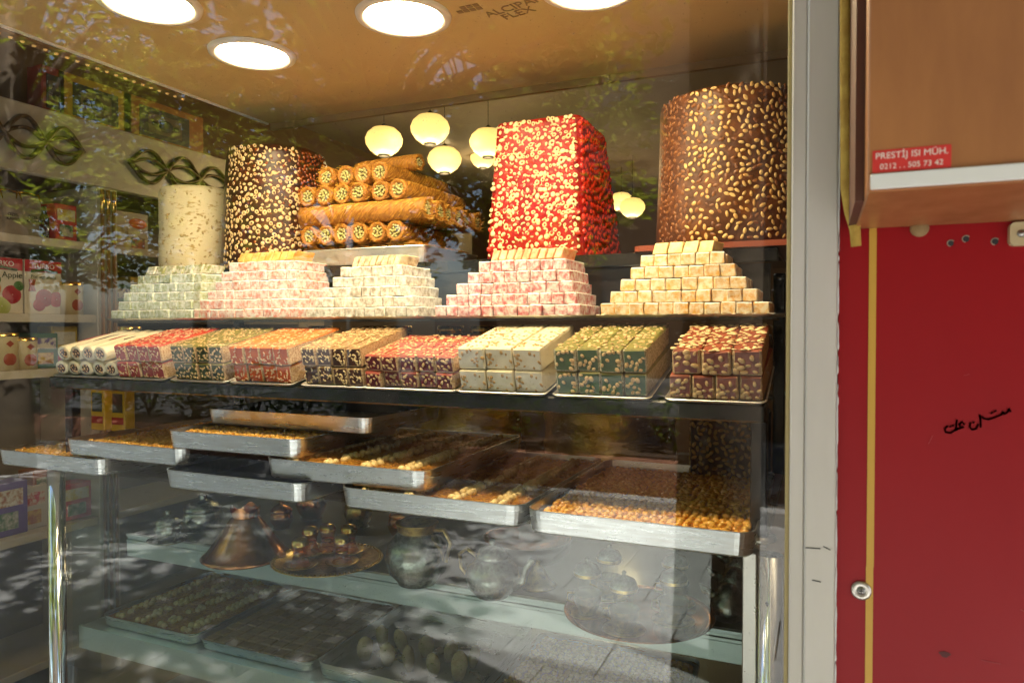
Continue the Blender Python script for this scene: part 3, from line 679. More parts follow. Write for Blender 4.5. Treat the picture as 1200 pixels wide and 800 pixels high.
for i in range(6): roll(KV[i % 2], T(x0+.030+i*.0655+(.012 if i > 3 else 0),1.875+RN.uniform(0,.015),z0) @ RZ(RN.uniform(-.03,.03)-(.05 if i > 3 else 0)) @ RY(RN.uniform(0,6)), ORD[i]+' from left of the upper end-on pastry roll row')
z0 += .061
for i in range(4): roll(KV[i % 2], T(x0+.095+i*.067,1.89+RN.uniform(0,.015),z0) @ RZ(RN.uniform(-.04,.04)-.03*i) @ RY(RN.uniform(0,6)), ORD[i]+' from left of the few pastry rolls near the top of the heap')
z0 += .059
roll(KX[1], T(x0+.36,2.03,z0-.006) @ RZ(PI/2-.1) @ RY(1) @ SC(.8,.55,.8), 'single pastry roll crowning the heap')

# ------------------------------------------------------------------ sugared delight piles on the middle shelf
MZ = 1.629
def lokum(name, jel, jel2, dust=.5, pw=(.80,.75,.67)):
    m = mat(name, jel, .65, 0, pw, 75, dust-.13, dust+.10, 5, sss=.15, bump=.35, bsc=170); return m
def mtray(name, x0, x1, y0, y1, z, lab):
    w_, d_ = x1-x0, y1-y0; b = MB()
    b.loft([rrect(w_-.02,d_-.02,.014,4,z=0), rrect(w_,d_,.02,4,z=.0045), rrect(w_+.004,d_+.004,.02,4,z=.0062), rrect(w_-.006,d_-.006,.018,4,z=.0058), rrect(w_-.024,d_-.024,.014,4,z=.0018)])
    o = b.build(name, M_aluwarm, None, T((x0+x1)/2,(y0+y1)/2,z)); tag(o, lab, 'tray', 'thin steel serving trays'); return o
PW, PH, PD = .0345, .0292, .054
def pile(u0, u1, rows, lstep, rstep, M_f, short, top, M_top, cols=3, pn=None):
    xa, xb = xat(u0,1.685), xat(u1,1.685)
    mtray('serving_tray', xa-.018, xb+.030, 1.668, 1.668+.20, MZ-.002, 'thin steel tray under the %s' % short)
    Z = MZ+.0035
    dust = MB()
    for k in range(60):
        dust.ell(T(RN.uniform(xa-.008,xb+.012), RN.uniform(1.676,1.70), Z+.0005) @ SC(RN.uniform(.003,.008),RN.uniform(.002,.004),.0012), 6, 4)
    vs = []
    for _ in range(4):
        b = MB(); b.box(-PW/2+.0007,PW/2-.0007,0,PD-.001,0,PH-.0012,.0022, 0, top=1)
        b.v = [(x+RN.uniform(-.0011,.0011), y+RN.uniform(-.0011,.0011), z+(RN.uniform(-.0008,.0008) if z > .01 else 0)) for x,y,z in b.v]
        vs.append(b.mesh('delight_piece', [M_f, M_powder]))
    y_ = 1.681
    for r in range(rows):
        a, c = xa+lstep*r, xb-rstep*r; n = max(3, round((c-a)/PW)); pw = (c-a)/n
        for i in range(n):
            o = link('delight_piece', vs[RN.randrange(4)], None, T(a+pw*(i+.5), y_+RN.uniform(-.0035,.0035), Z) @ RZ(RN.uniform(-.07,.07)) @ RY(RN.uniform(-.025,.025)) @ SC(pw/PW*RN.uniform(.98,1.02),1,RN.uniform(.96,1.03)))
            tag(o, '%s piece from left, %s row up, %s' % (ORD[i], ORD[r], short), 'sweet', 'pieces of the '+short)
        for q in range(1, cols):
            for side, nm in ((1,'right'),) + (((0,'left'),) if r == rows-1 else ()):
                o = link('delight_piece', vs[RN.randrange(4)], None, T((c-pw*.5) if side else (a+pw*.5), y_+q*PD, Z) @ RZ(RN.uniform(-.03,.03)))
                tag(o, '%s piece back, %s side, %s row up, %s' % (ORD[q], nm, ORD[r], short), 'sweet', 'pieces of the '+short)
        # pieces hidden inside each layer are filled by one block so the steps stay closed
        if n > 3:
            o = MB().box(a+pw*.9, c-pw*1.05, y_+PD+.001, y_+PD*cols-.004, Z, Z+PH-.0022, 0, 0, top=0).build('powder_filling', M_powder, None); o['kind'] = 'stuff'
        Z += PH; y_ += .0075
    stuff(dust.build('sugar_dust', M_powder)); 
    a, c = xa+lstep*rows+.004, xb-rstep*rows-.004; n = top; pw = (c-a)/n
    for i in range(n):
        b = MB(); b.box(-pw/2+.0008,pw/2-.0008,0,.085,0,PH*.95,.002)
        b.v = [(x+z*.15, y+z*.35+RN.uniform(-.001,.001), z+RN.uniform(-.001,.001)) for x,y,z in b.v]
        o = b.build('delight_slice', M_top, None, T(a+pw*(i+.5), y_, Z+.0005) @ RZ(RN.uniform(-.05,.05)-.12))
        tag(o, '%s slice from left crowning the %s' % (ORD[i], short), 'sweet', 'slices crowning the '+short)
        if pn:
            b = MB()
            for (s_, t) in poisson(26, -pw/2+.003, pw/2-.003, .004, .08, .006): b.ell(T(s_+PH*.14, t+PH*.33, PH*.95) @ spin() @ SC(.0048,.0034,.002), 6, 4)
            stuff(b.build('nut_pieces', pn, o))
pile(131, 236, 5, .022, .006, lokum('lok_green', (.33,.37,.18), None, .50, (.64,.68,.62)), 'pale green sugared delight pile', 6, lokum('lok_green_top',(.30,.32,.12),None,.52))
pile(228, 352, 6, .022, .010, lokum('lok_pink', (.62,.20,.14), None, .49, (.74,.67,.64)), 'pink sugared delight pile', 8, mat('orange_slice',(.72,.33,.07),.5,0,(.80,.55,.22),40,.4,.7,sss=.2))
pile(359, 490, 5, .026, .016, lokum('lok_grey', (.34,.29,.23), None, .50, (.72,.70,.66)), 'greyish white sugared delight pile', 8, mat('nut_slice',(.62,.50,.33),.6,0,(.36,.24,.15),60,.45,.6,bump=.5,bsc=90), pn=M_hazel)
pile(511, 681, 5, .028, .012, lokum('lok_rose', (.50,.12,.13), None, .52, (.73,.65,.63)), 'rose delight pile below the red block', 9, mat('salmon_slice',(.70,.20,.08),.5,0,(.80,.48,.28),40,.42,.66,sss=.2))
pile(704, 902, 5, .0225, .025, lokum('lok_amber', (.68,.36,.08), None, .50, (.78,.68,.50)), 'golden delight pile beside the window post', 4, mat('lemon_slice',(.78,.58,.20),.5,0,(.84,.70,.40),50,.4,.7,sss=.2))

# jars with gold lids behind the bars
M_jar = mat('honey_jar', (.10,.035,.008), .08, 0, (.20,.09,.02), 60, .4, .6, coat=.6)
for k, (u, l) in enumerate(((376,'left of the nut bars'),(440,'behind the nut covered dark bars'),(468,'behind the right end of the nut bars'),(528,'behind the plum red bars, whole'),(566,'behind the white nougat bars, left'),(648,'behind the white nougat bars, right'),(720,'behind the dark green bars'),(886,'behind the brown red bars'),(152,'under the pale green pile'))):
    e = empty('preserve_jar', T(xat(u,1.98),1.98,1.455), 'dark preserve jar with gold lid '+l, 'jar', 'jars with gold lids')
    MB().lathe([(.04,0),(.044,.006),(.044,.115),(.038,.13)], 22, cap0=True).build('jar_body', M_jar, e)
    MB().lathe([(.040,.131),(.0415,.133),(.0415,.152),(.038,.154),(.0001,.154)], 22).build('lid', M_gold, e)
st_ = MB().box(RX0+.05,RX1-.04,1.935,2.06,1.432,1.454).build('jar_shelf', M_dark, rack)

# ------------------------------------------------------------------ bars on the lower shelf
M_sesame = mat('sesame_coat', (.58,.40,.22), .8, 0, (.36,.20,.09), 220, .42, .6, 2, bump=.9, bsc=260)
M_coco = mat('coconut_coat', (.52,.46,.33), .85, 0, (.22,.20,.10), 230, .42, .6, 2, bump=.9, bsc=260)
BY, BZ = 1.497, 1.4545
def bars(u0, u1, rows, n_front, jel, jel2, topc, topc2, side, nutm, kind, short, L=.235, H=.050, ns=(.0062, 9), nt=(.0056, 48), topnut=None, skew=0, jit=.004):
    xa, xb = xat(u0,BY), xat(u1,BY); B = T(xa, BY, BZ) @ RX(TL); W = xb-xa; k0 = short.replace(' ','_')
    M_f = mat('cut_'+k0, jel, .30, 0, jel2, 45, .4, .68, bump=.2, bsc=60, spec=.35)
    M_t = mat('top_'+k0, topc, .6, 0, topc2, 90, .4, .65, bump=.7, bsc=120)
    mt = MB().loft([rrect(W+.004,L+.02,.012,4,W/2,L/2,-.0040), rrect(W+.018,L+.034,.014,4,W/2,L/2,.0022), rrect(W+.014,L+.030,.014,4,W/2,L/2,.0034), rrect(W-.002,L+.012,.012,4,W/2,L/2,-.0022)]).build('serving_tray', M_aluwarm, None, B @ T(0,0,.0015))
    tag(mt, 'thin steel tray under the %s' % short, 'tray', 'thin steel serving trays')
    pw = W/n_front; variants = []
    for v in range(3):
        b = MB(); b.box(-pw/2+.0006,pw/2-.0006,0,L,0,H-.0008,.0034, 0, top=1, side=2)
        b.v = [(x+RN.uniform(-.0016,.0016), y+(RN.uniform(-.0004,.0004) if y < .01 else RN.uniform(-.0022,.0022)), z+(RN.uniform(-.0016,.0012) if z > .01 else 0)) for x,y,z in b.v]
        bm = b.mesh('delight_bar', [M_f, M_t, side])
        b = MB()
        for (x,z) in poisson(ns[1], -pw/2+.005, pw/2-.005, .005, H-.006, ns[0]*1.35): nut(b, T(x,-.0004,z) @ FRONT @ spin() @ RX(RN.uniform(-.2,.2)), ns[0], kind)
        fn = b.mesh('nut_pieces', nutm); b = MB()
        for (x,y) in poisson(nt[1], -pw/2+.002, pw/2-.002, .003, L-.003, nt[0]*1.1): nut(b, T(x,y,H-.0002) @ spin() @ RX(RN.uniform(-.35,.35)), nt[0], 'flake' if kind != 'almond' else 'almond')
        variants.append((bm, fn, b.mesh('top_nuts', topnut or nutm)))
    for r, cnt in enumerate(rows):
        kx = 1 if cnt == n_front else .97*n_front/cnt; off = W-cnt*pw*kx
        for i in range(cnt):
            v = variants[RN.randrange(3)]
            o = link('delight_bar', v[0], None, B @ T(pw*kx*(i+.5)+off+RN.uniform(-.001,.001)+skew*r, RN.uniform(-jit,jit), .001+r*H) @ RZ(RN.uniform(-.02,.02)) @ SC(kx*RN.uniform(.97,1),1,RN.uniform(.965,1.0)))
            tag(o, '%s bar from left, %s row of the %s' % (ORD[i], 'lower' if r == 0 else 'upper', short), 'sweet', short)
            stuff(link('nut_pieces', v[1], o))
            if r == len(rows)-1: stuff(link('top_nuts', v[2], o))
    return B, W
bars(140,195,(4,4),4,(.26,.008,.010),(.38,.02,.014),(.52,.05,.015),(.36,.02,.010),M_sesame,M_cashew,'cashew','bright red cashew delight bars')
bars(205,266,(4,4),4,(.030,.042,.008),(.055,.065,.012),(.20,.16,.03),(.10,.09,.015),M_sesame,M_nut,'flake','olive green bars beside the orange ones', ns=(.0054,12))
bars(275,344,(4,4),4,(.48,.060,.004),(.58,.10,.006),(.56,.15,.012),(.40,.08,.008),M_sesame,M_cashew,'cashew','orange cashew delight bars', topnut=M_nut)
bars(358,428,(4,4),4,(.045,.016,.009),(.10,.028,.010),(.30,.18,.07),(.18,.09,.03),M_sesame,M_hazel,'cashew','dark brown bars with nut covered tops', nt=(.0056,55), topnut=M_nut)
bars(430,534,(5,5),5,(.095,.004,.010),(.17,.008,.012),(.30,.03,.014),(.22,.07,.03),M_sesame,M_nut,'flake','plum red bars lower than their neighbours', H=.041, L=.22, ns=(.0054,9), jit=.008)
bars(540,638,(3,3),3,(.60,.54,.42),(.54,.47,.35),(.64,.56,.38),(.54,.45,.28),mat('nougat_side',(.66,.57,.40),.7,bump=.5,bsc=100),mat('tan_nut',(.36,.21,.07),.55),'almond','white nougat bars', L=.24, H=.052, ns=(.0052,11), nt=(.0052,44))
bars(653,760,(4,4),4,(.016,.052,.006),(.028,.080,.010),(.19,.16,.025),(.10,.11,.015),M_coco,M_nut,'almond','deep green pistachio bars', L=.25, H=.0525, ns=(.0064,9), nt=(.0056,50))
bars(785,894,(4,3),4,(.14,.018,.004),(.24,.038,.006),(.26,.045,.008),(.16,.022,.006),M_sesame,M_nut,'almond','brown red nut bars nearest the post', L=.24, H=.0525, ns=(.0068,9), nt=(.0068,50), topnut=M_hazel)

# white nougat rolls, far left
M_wroll = mat('nougat_roll', (.74,.66,.50), .6, 0, (.68,.57,.38), 20, .4, .7, 3, (1,.3,1), .3, 60)
M_core = mat('roll_core', (.030,.016,.016), .3, 0, (.09,.03,.02), 120, .4, .6)
xa, xb = xat(67,BY), xat(139,BY); B = T(xa,BY,BZ) @ RX(TL); W = xb-xa; pr = W/5
mt = MB().loft([rrect(W+.004,.255,.012,4,W/2,.118,-.004), rrect(W+.016,.268,.014,4,W/2,.118,.0022), rrect(W+.012,.264,.014,4,W/2,.118,.0034), rrect(W-.002,.247,.012,4,W/2,.118,-.0022)]).build('serving_tray', M_aluwarm, None, B @ T(0,0,.0015))
tag(mt, 'thin steel tray under the white filled rolls', 'tray', 'thin steel serving trays')
RV = []
for v in range(3):
    r = pr/2*.97; n = 20; b = MB()
    lp = lambda s_, y: [(r*s_*math.cos(2*PI*j/n)*RN.uniform(.985,1.015), y, .86*r*s_*math.sin(2*PI*j/n)+.0) for j in range(n)]
    b.loft([lp(.60,.0),lp(.93,-.001),lp(1,.004),lp(1,.06),lp(1.01,.12),lp(1,.18),lp(1,.225),lp(.9,.232)], True, True, 0, None, True)
    body = b.mesh('nougat_roll', M_wroll); b = MB()
    b.loft([[(x,-.002,z) for x,y,z in lp(.58,0)], [(x,.002,z) for x,y,z in lp(.58,0)]]); core = b.mesh('core', M_core); b = MB()
    for (x,z) in poisson(7,-.45*r,.45*r,-.4*r,.4*r,.008): nut(b, T(x,-.0025,z) @ FRONT @ spin(), .0046, 'flake')
    RV.append((body, core, b.mesh('nut_pieces', M_cashew)))
for rr_, cnt in ((0,5),(1,4)):
    for i in range(cnt):
        v = RV[RN.randrange(3)]
        o = link('nougat_roll', v[0], None, B @ T(pr*(i+.5+rr_*.42), RN.uniform(-.004,.004), .024+rr_*.0475) @ RY(RN.uniform(-.5,.5)*0))
        tag(o, '%s from left of the %s white nougat rolls with dark core' % (ORD[i], 'lower' if rr_ == 0 else 'upper'), 'sweet', 'white nougat rolls')
        c = link('core', v[1], o); stuff(link('nut_pieces', v[2], c))
        if rr_: MB().tube([(-.001,.05+i*.012,.0008),(.0015,.085,.0012),(-.001,.12,.0012),(.001,.165-i*.012,.0008)], [.001,.0026,.0022,.001], 6, flat=.5, M=T(.002,0,.0228)).build('dark_seam', M_core if i % 2 else MATS['cut_bright_red_cashew_delight_bars'], o)
# ------------------------------------------------------------------ counter trays and their sweets
M_kadbase = mat('kadayif_bed', (.45,.17,.022), .5, 0, (.58,.27,.04), 60, .4, .65, bump=.8, bsc=110)
M_caramel = mat('caramel_nut', (.86,.50,.09), .25, 0, (.66,.27,.025), 50, .38, .66, coat=.4)
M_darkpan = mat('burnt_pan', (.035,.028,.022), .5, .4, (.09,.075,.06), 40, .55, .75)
M_peeled = mat('peeled_hazelnut', (.80,.60,.28), .45, 0, (.70,.45,.15), 70, .45, .7)
def pan(x0, x1, y0, d, z, lab, h=.050, dark=False, name='baking_tray', rot=0):
    w_ = x1-x0; M = T((x0+x1)/2, y0+d/2, z) @ RZ(rot)
    e = empty(name, M, lab, 'tray', 'aluminium baking trays')
    b = MB(); b.loft([rrect(w_-.020,d-.020,.028,6,z=0), rrect(w_-.012,d-.012,.032,6,z=.004), rrect(w_,d,.036,6,z=h-.002), rrect(w_+.001,d+.001,.036,6,z=h), rrect(w_-.005,d-.005,.034,6,z=h)], True, False)
    b.build('pan_wall', M_alu, e)
    b = MB(); b.loft([rrect(w_-.005,d-.005,.034,6,z=h-.0003), rrect(w_-.016,d-.016,.030,6,z=.006)], False, True)
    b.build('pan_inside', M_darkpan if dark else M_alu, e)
    return e, w_, d, M
def kadayif(M, w_, d, z, lab, rows, lim=0):
    b = MB(); K = 14
    vs = []; fs = []
    for i in range(K+1):
        for j in range(K+1): vs.append((-w_/2+w_*i/K, -d/2+d*j/K, z+RN.uniform(-.003,.003)))
    for i in range(K):
        for j in range(K): fs.append((i*(K+1)+j, (i+1)*(K+1)+j, (i+1)*(K+1)+j+1, i*(K+1)+j+1))
    b.add(vs, fs, 0, None, True); o = b.build('kadayif_slab', M_kadbase, None, M); tag(o, lab, 'pastry', 'sweets in baking trays')
    b = MB()
    for k in range(2200):
        x, y = RN.uniform(-w_/2+.01,w_/2-.01), RN.uniform(-d/2+.01,d/2-.01); a = RN.gauss(.2,.8); l = RN.uniform(.012,.032); zz = z+RN.uniform(.001,.006)
        b.tube([(x-l/2*math.cos(a),y-l/2*math.sin(a),zz),(x,y+RN.uniform(-.003,.003),zz+.003),(x+l/2*math.cos(a),y+l/2*math.sin(a),zz-.001)], .0010, 3, caps=False)
    stuff(b.build('pastry_shreds', M_shred, o)); b = MB()
    for r in range(rows):
        x = -w_/2+w_*(r+.5)/rows; y = -d/2+.012
        while y < d/2-.012:
            for s_ in (-1,1):
                if RN.random() < .9: q = RN.uniform(.0086,.0108); b.ell(T(x+s_*.0095+RN.uniform(-.003,.003), y+RN.uniform(-.003,.003), z+.008) @ SC(q,q,q*.95), 9, 6)
            y += RN.uniform(.018,.024)
            if RN.random() < .16: y += .012
    stuff(b.build('hazelnut_rows', M_peeled, o)); return o
def nutbed(M, w_, d, z, lab, dens=.0160):
    o = MB().loft([rrect(w_,d,.03,5,z=z-.012), rrect(w_,d,.03,5,z=z)]).build('caramel_nut_slab', M_kadbase, None, M); tag(o, lab, 'pastry', 'sweets in baking trays')
    b = MB(); nx, ny = int(w_/dens), int(d/dens)
    for i in range(nx):
        for j in range(ny):
            x, y = -w_/2+dens*(i+.5)+RN.uniform(-.004,.004), -d/2+dens*(j+.5)+RN.uniform(-.004,.004)
            q = RN.uniform(.0078,.0112); b.ell(T(x,y,z+RN.uniform(-.001,.005)) @ spin() @ RX(RN.uniform(-.6,.6)) @ SC(q,q*.76,q*.66), 8, 5)
    stuff(b.build('caramel_nuts', M_caramel, o)); return o
C0 = CZ+.001
LV = lambda k: C0+k*.0515
tH = pan(xat(614,1.405), xat(886,1.405), 1.405, .64, LV(0), 'largest front aluminium tray, rightmost, full of caramel nuts')
tG = pan(xat(394,1.425), xat(611,1.425), 1.425, .64, LV(0), 'aluminium tray left of the rightmost one, with hazelnut rows')
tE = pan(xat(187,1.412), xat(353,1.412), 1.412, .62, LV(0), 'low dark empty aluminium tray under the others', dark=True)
tD = pan(xat(116,1.44)-.49, xat(116,1.44), 1.44, .62, LV(0), 'aluminium tray cut by the left edge of the picture')
tF = pan(xat(304,1.435), xat(498,1.452), 1.440, .62, LV(1), 'middle aluminium tray with hazelnut rows, resting on two trays', rot=rad(1.2))
tC = pan(xat(71,1.446), xat(213,1.452), 1.448, .60, LV(1), 'aluminium tray second from the left, resting on the leftmost one')
tB = pan(xat(191,1.44), xat(346,1.44), 1.44, .50, LV(2), 'shallow aluminium tray of caramel nuts stacked third high', rot=rad(.8))
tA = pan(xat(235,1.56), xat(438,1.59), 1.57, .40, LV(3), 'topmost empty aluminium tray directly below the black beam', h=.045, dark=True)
def inn(t, s_=.035): return t[3], t[1]-s_, t[2]-s_
M,w_,d = inn(tH); nutbed(M, w_, d, .030, 'golden caramel nut slab in the rightmost large tray')
M,w_,d = inn(tG); kadayif(M, w_, d, .032, 'shredded pastry with hazelnut rows, beside the caramel nut tray', 4)
M,w_,d = inn(tF); kadayif(M, w_, d, .036, 'shredded pastry with hazelnut rows in the middle stacked tray', 4)
M,w_,d = inn(tB); nutbed(M, w_, d, .036, 'caramel nut slab in the tray stacked third high')
M,w_,d = inn(tC); nutbed(M, w_, d, .030, 'dark caramel nut slab in the tray second from the left')
M,w_,d = inn(tD); nutbed(M, w_, d, .034, 'caramel nut slab in the tray at the left picture edge')

# drums on the counter behind the trays
M_goldcake = mat('wrinkled_gold_wrap', (.86,.58,.18), .42, .85, (.62,.36,.09), 22, .4, .7, 4, (1,1,1.6), 1.0, 26)
p = aty(714,540,2.30)
o = drum('golden_nougat_drum', [(.20,0),(.212,.008)]+[(.213+.003*math.sin(k*2.1), .03+k*.03) for k in range(6)]+[(.208,.20),(.19,.208)], M_goldcake, T(p.x,2.30,CZ+.002), 60, .004)
tag(o, 'wide golden nougat drum standing behind the trays under the beam', 'sweet')
p = aty(560,505,2.40)
o = drum('nougat_drum', [(.19,0),(.20,.008)]+[(.20, .03+k*.03) for k in range(6)]+[(.196,.20),(.18,.206)], M_goldcake, T(p.x-.05,2.42,CZ+.002), 48, .004)
tag(o, 'golden drum in shadow, left of the wide golden nougat drum', 'sweet')
xs = (xat(822,2.0), xat(905,1.88))
b = MB(); b.loft([rrect(.20,.26,.03,5,z=0), rrect(.20,.26,.03,5,z=.19), rrect(.18,.24,.025,5,z=.20)])
o = b.build('seed_block', M_darkjel, None, T(-.235,2.13,CZ+.006)); tag(o, 'dark seed studded block in shadow at the right end of the counter', 'sweet')
b = MB()
for (x,z) in poisson(110,-.09,.09,.01,.19,.013): b.ell(T(x,-.1302,z) @ FRONT @ spin() @ SC(.009,.0048,.002), 8, 4)
for (x,z) in poisson(110,-.12,.12,.01,.19,.013): b.ell(T(-.1002,x,z) @ RZ(-PI/2) @ FRONT @ spin() @ SC(.009,.0048,.002), 8, 4)
stuff(b.build('pumpkin_seeds', M_seed, o))
o = MB().loft([rrect(.26,.34,.03,4,z=0), rrect(.26,.34,.03,4,z=.0045)]).build('cutting_board', MATS['red_board'], None, T(-.235,2.13,CZ+.001)); tag(o, 'reddish board under the dark seed studded block', 'board')
# yellow packets seen beneath the beam at the left
for k, (u, lab) in enumerate(((113,'yellow packet under the beam, left one'),(137,'yellow packet under the beam, right one'))):
    e = empty('yellow_packet', T(xat(u,2.1),2.1,CZ+.002), lab, 'packet', 'yellow packets')
    MB().box(-.042,.042,0,.05,0,.20,.004).build('packet', mat('yp%d' % k,(.60,.36,.02),.4), e)
    MB().box(-.03,.03,-.0016,-.0003,.08,.16).build('dark_panel', mat('ypd%d' % k,(.05,.05,.03),.5), e)
    MB().box(-.034,.034,-.0016,-.0003,.03,.06).build('red_panel', mat('ypr%d' % k,(.35,.02,.01),.5), e)

# ------------------------------------------------------------------ glass counter cabinet
cabn = empty('display_cabinet', T(0,0,0), 'glass fronted display cabinet with chrome corner poles under the trays', 'cabinet')
MB().box(RX0,RX1,1.515,2.56,CZ-.012,CZ,.002).build('glass_top', M_cabglass, cabn)
MB().box(RX0+.03,RX1-.036,1.518,1.524,.30,CZ-.013).build('front_glass', M_cabglass, cabn)
MB().box(RX0,RX0+.006,1.56,2.5,.30,CZ-.013).build('side_glass', M_cabglass, cabn)
pl = MB().lathe([(.025,.0),(.025,CZ-.014)], 26, cap1=True).build('corner_pole', M_chrome, cabn, T(RX0+.004,1.508,0))
p2 = MB().lathe([(.024,.0),(.024,CZ-.014)], 26, cap1=True).build('corner_pole', M_chrome, cabn, T(RX1+.008,1.508,0))
MB().lathe([(.0035,.0),(.003,.002),(.0001,.0025)], 12, M=RX(PI/2)).build('rivet', M_black, p2, T(-.004,-.0235,1.06))
MB().box(RX1-.044,RX1-.017,1.500,1.545,.0,CZ-.014,.002).build('square_profile', mat('alu_profile',(.62,.61,.57),.3,1,rvar=.05,sc=20), cabn)
MB().box(RX0-.01,RX1+.012,1.5,2.5,.0,.28,.004).build('base', M_green_alu, cabn)
SY = 1.735; SH = .896
shf = MB().box(-2.185,-.150,SY+.004,2.40,SH-.016,SH-.001,.002).build('copperware_shelf', mat('smoked_shelf',(.20,.19,.17),.12), cabn)
b = MB()
for (z0_,z1_,yo) in ((SH-.008,SH+.001,.0),(SH-.018,SH-.0085,.004),(SH-.027,SH-.0185,.0),(SH-.076,SH-.0275,.002)): b.box(-2.19,-.145,SY-.012+yo,SY+.003,z0_,z1_,.0012)
b.build('shelf_edge', M_green_alu, shf)
DK = .645
dk = MB().box(-2.185,-.150,1.56,2.42,DK-.03,DK,.002).build('lower_deck', M_green_alu, cabn)
MB().box(-2.19,-.145,1.548,1.559,DK-.07,DK+.002,.001).build('deck_edge', M_green_alu, dk)
# trays on the lower deck
t1 = pan(-2.13,-1.72,1.575,.46, DK+.001, 'steel tray of shredded pastry with hazelnut rows inside the cabinet', h=.035)
kadayif(t1[3], t1[1]-.03, t1[2]-.03, .025, 'pastry with pale hazelnut rows inside the cabinet, bottom left', 4)
t2 = pan(-1.71,-1.29,1.575,.46, DK+.001, 'tray of small square baklava inside the cabinet', h=.030)
M_bak = mat('baklava', (.40,.22,.08), .4, 0, (.26,.12,.035), 50, .4, .7, bump=.4, bsc=120, coat=.3)
bk = MB().box(-.0205,.0205,-.0205,.0205,0,.022,.003).mesh('baklava_square', M_bak)
for i in range(9):
    for j in range(10):
        o = link('baklava_square', bk, None, t2[3] @ T(-.175+i*.0437,-.198+j*.044,.0065) @ RZ(RN.uniform(-.06,.06)))
        tag(o, 'baklava square, %s from left in the %s row of the cabinet tray' % (ORD[i], ORD[j]), 'pastry', 'baklava squares in the cabinet tray')
t3 = pan(-1.27,-.80,1.57,.46, DK+.001, 'tray of upright pastry cones inside the cabinet', h=.045)
M_cone = mat('pastry_cone', (.58,.44,.24), .6, 0, (.42,.28,.12), 40, .4, .7, bump=.4, bsc=90)
for i in range(5):
    for j in range(2):
        b = MB(); n = 12; hgt = RN.uniform(.06,.08)
        b.loft([[(.024*s_*math.cos(2*PI*k/n), .016*s_*math.sin(2*PI*k/n), z) for k in range(n)] for s_, z in ((.55,0),(.9,hgt*.3),(1,hgt*.6),(.75,hgt*.85),(.25,hgt))], True, True, 0, None, True)
        o = b.build('pastry_cone', M_cone, None, t3[3] @ T(-.16+i*.075,-.10+j*.09,.008) @ RX(RN.uniform(-.15,.25)) @ RY(RN.uniform(-.25,.25)) @ RZ(RN.uniform(0,3)))
        tag(o, '%s pastry cone from left in the %s row of the cabinet tray' % (ORD[i], 'front' if j == 0 else 'rear'), 'pastry', 'pastry cones')
        bb = MB()
        for k in range(16): a = RN.uniform(0,6.3); bb.ell(T(.021*math.cos(a),.014*math.sin(a),hgt*.6+RN.uniform(-.015,.015)) @ SC(.003,.003,.002), 5, 4)
        stuff(bb.build('pistachio_crumbs', M_pist, o))
t4 = pan(-.78,-.30,1.57,.46, DK+.001, 'tray of nut pastry inside the cabinet, nearest the right pole', h=.035)
nutbed(t4[3], t4[1]-.035, t4[2]-.035, .024, 'nut slab in the cabinet tray nearest the right pole')

# ------------------------------------------------------------------ copperware on the cabinet shelf
def pot(name, u, v, prof, m, lab, cat, n=28, group='metalware in the cabinet', extra=None):
    p = atz(u, v, SH); e = empty(name, T(p.x, p.y, SH+.0005), lab, cat, group)
    MB().lathe(prof, n).build('body', m, e); return e
BOWL = [(.0001,.0),(.030,.0),(.026,.006),(.036,.018),(.043,.038),(.038,.056),(.036,.060)]
LID = [(.0385,.060),(.040,.064),(.030,.078),(.012,.086),(.006,.090),(.009,.096),(.007,.102),(.0001,.105)]
def lid(e, prof, m, nm='lid'): return MB().lathe(prof, 26).build(nm, m, e)
def handle(e, pts, r, m, nm='handle'): return MB().tube(pts, r, 8).build(nm, m, e)
e = pot('sugar_bowl', 197, 634, BOWL, M_pewter, 'small engraved silver lidded bowl at the left end of the cabinet shelf', 'bowl'); lid(e, LID, M_pewter)
for s_ in (-1,1): handle(e, [(s_*.040,0,.05),(s_*.056,0,.052),(s_*.058,0,.035),(s_*.043,0,.028)], .0035, M_pewter)
MB().lathe([(.0001,.0),(.05,.0),(.066,.008),(.064,.010),(.048,.003)], 28, M=T(0,0,-.0004)).build('saucer', M_pewter, e)
e = pot('tureen', 238, 622, [(r*1.6,z*1.25) for r,z in BOWL], M_pewter, 'wide dark lidded tureen behind the small silver bowl', 'bowl'); lid(e, [(r*1.6,z*1.25) for r,z in LID], M_pewter)
e = pot('copper_cone_pot', 288, 652, [(.0001,.0),(.125,.0),(.132,.006),(.125,.012),(.118,.016),(.095,.048),(.062,.095),(.045,.120),(.040,.126)], M_copper, 'shiny copper cone shaped pot with crown rim at the left', 'pot')
b = MB(); n = 30; b.loft([[(.040*math.cos(2*PI*i/n),.040*math.sin(2*PI*i/n),.125) for i in range(n)], [(.044*math.cos(2*PI*i/n),.044*math.sin(2*PI*i/n),.150+.010*math.sin(4*2*PI*i/n)) for i in range(n)]], False, False, 0, None, True); b.build('crown_rim', M_copper, e)
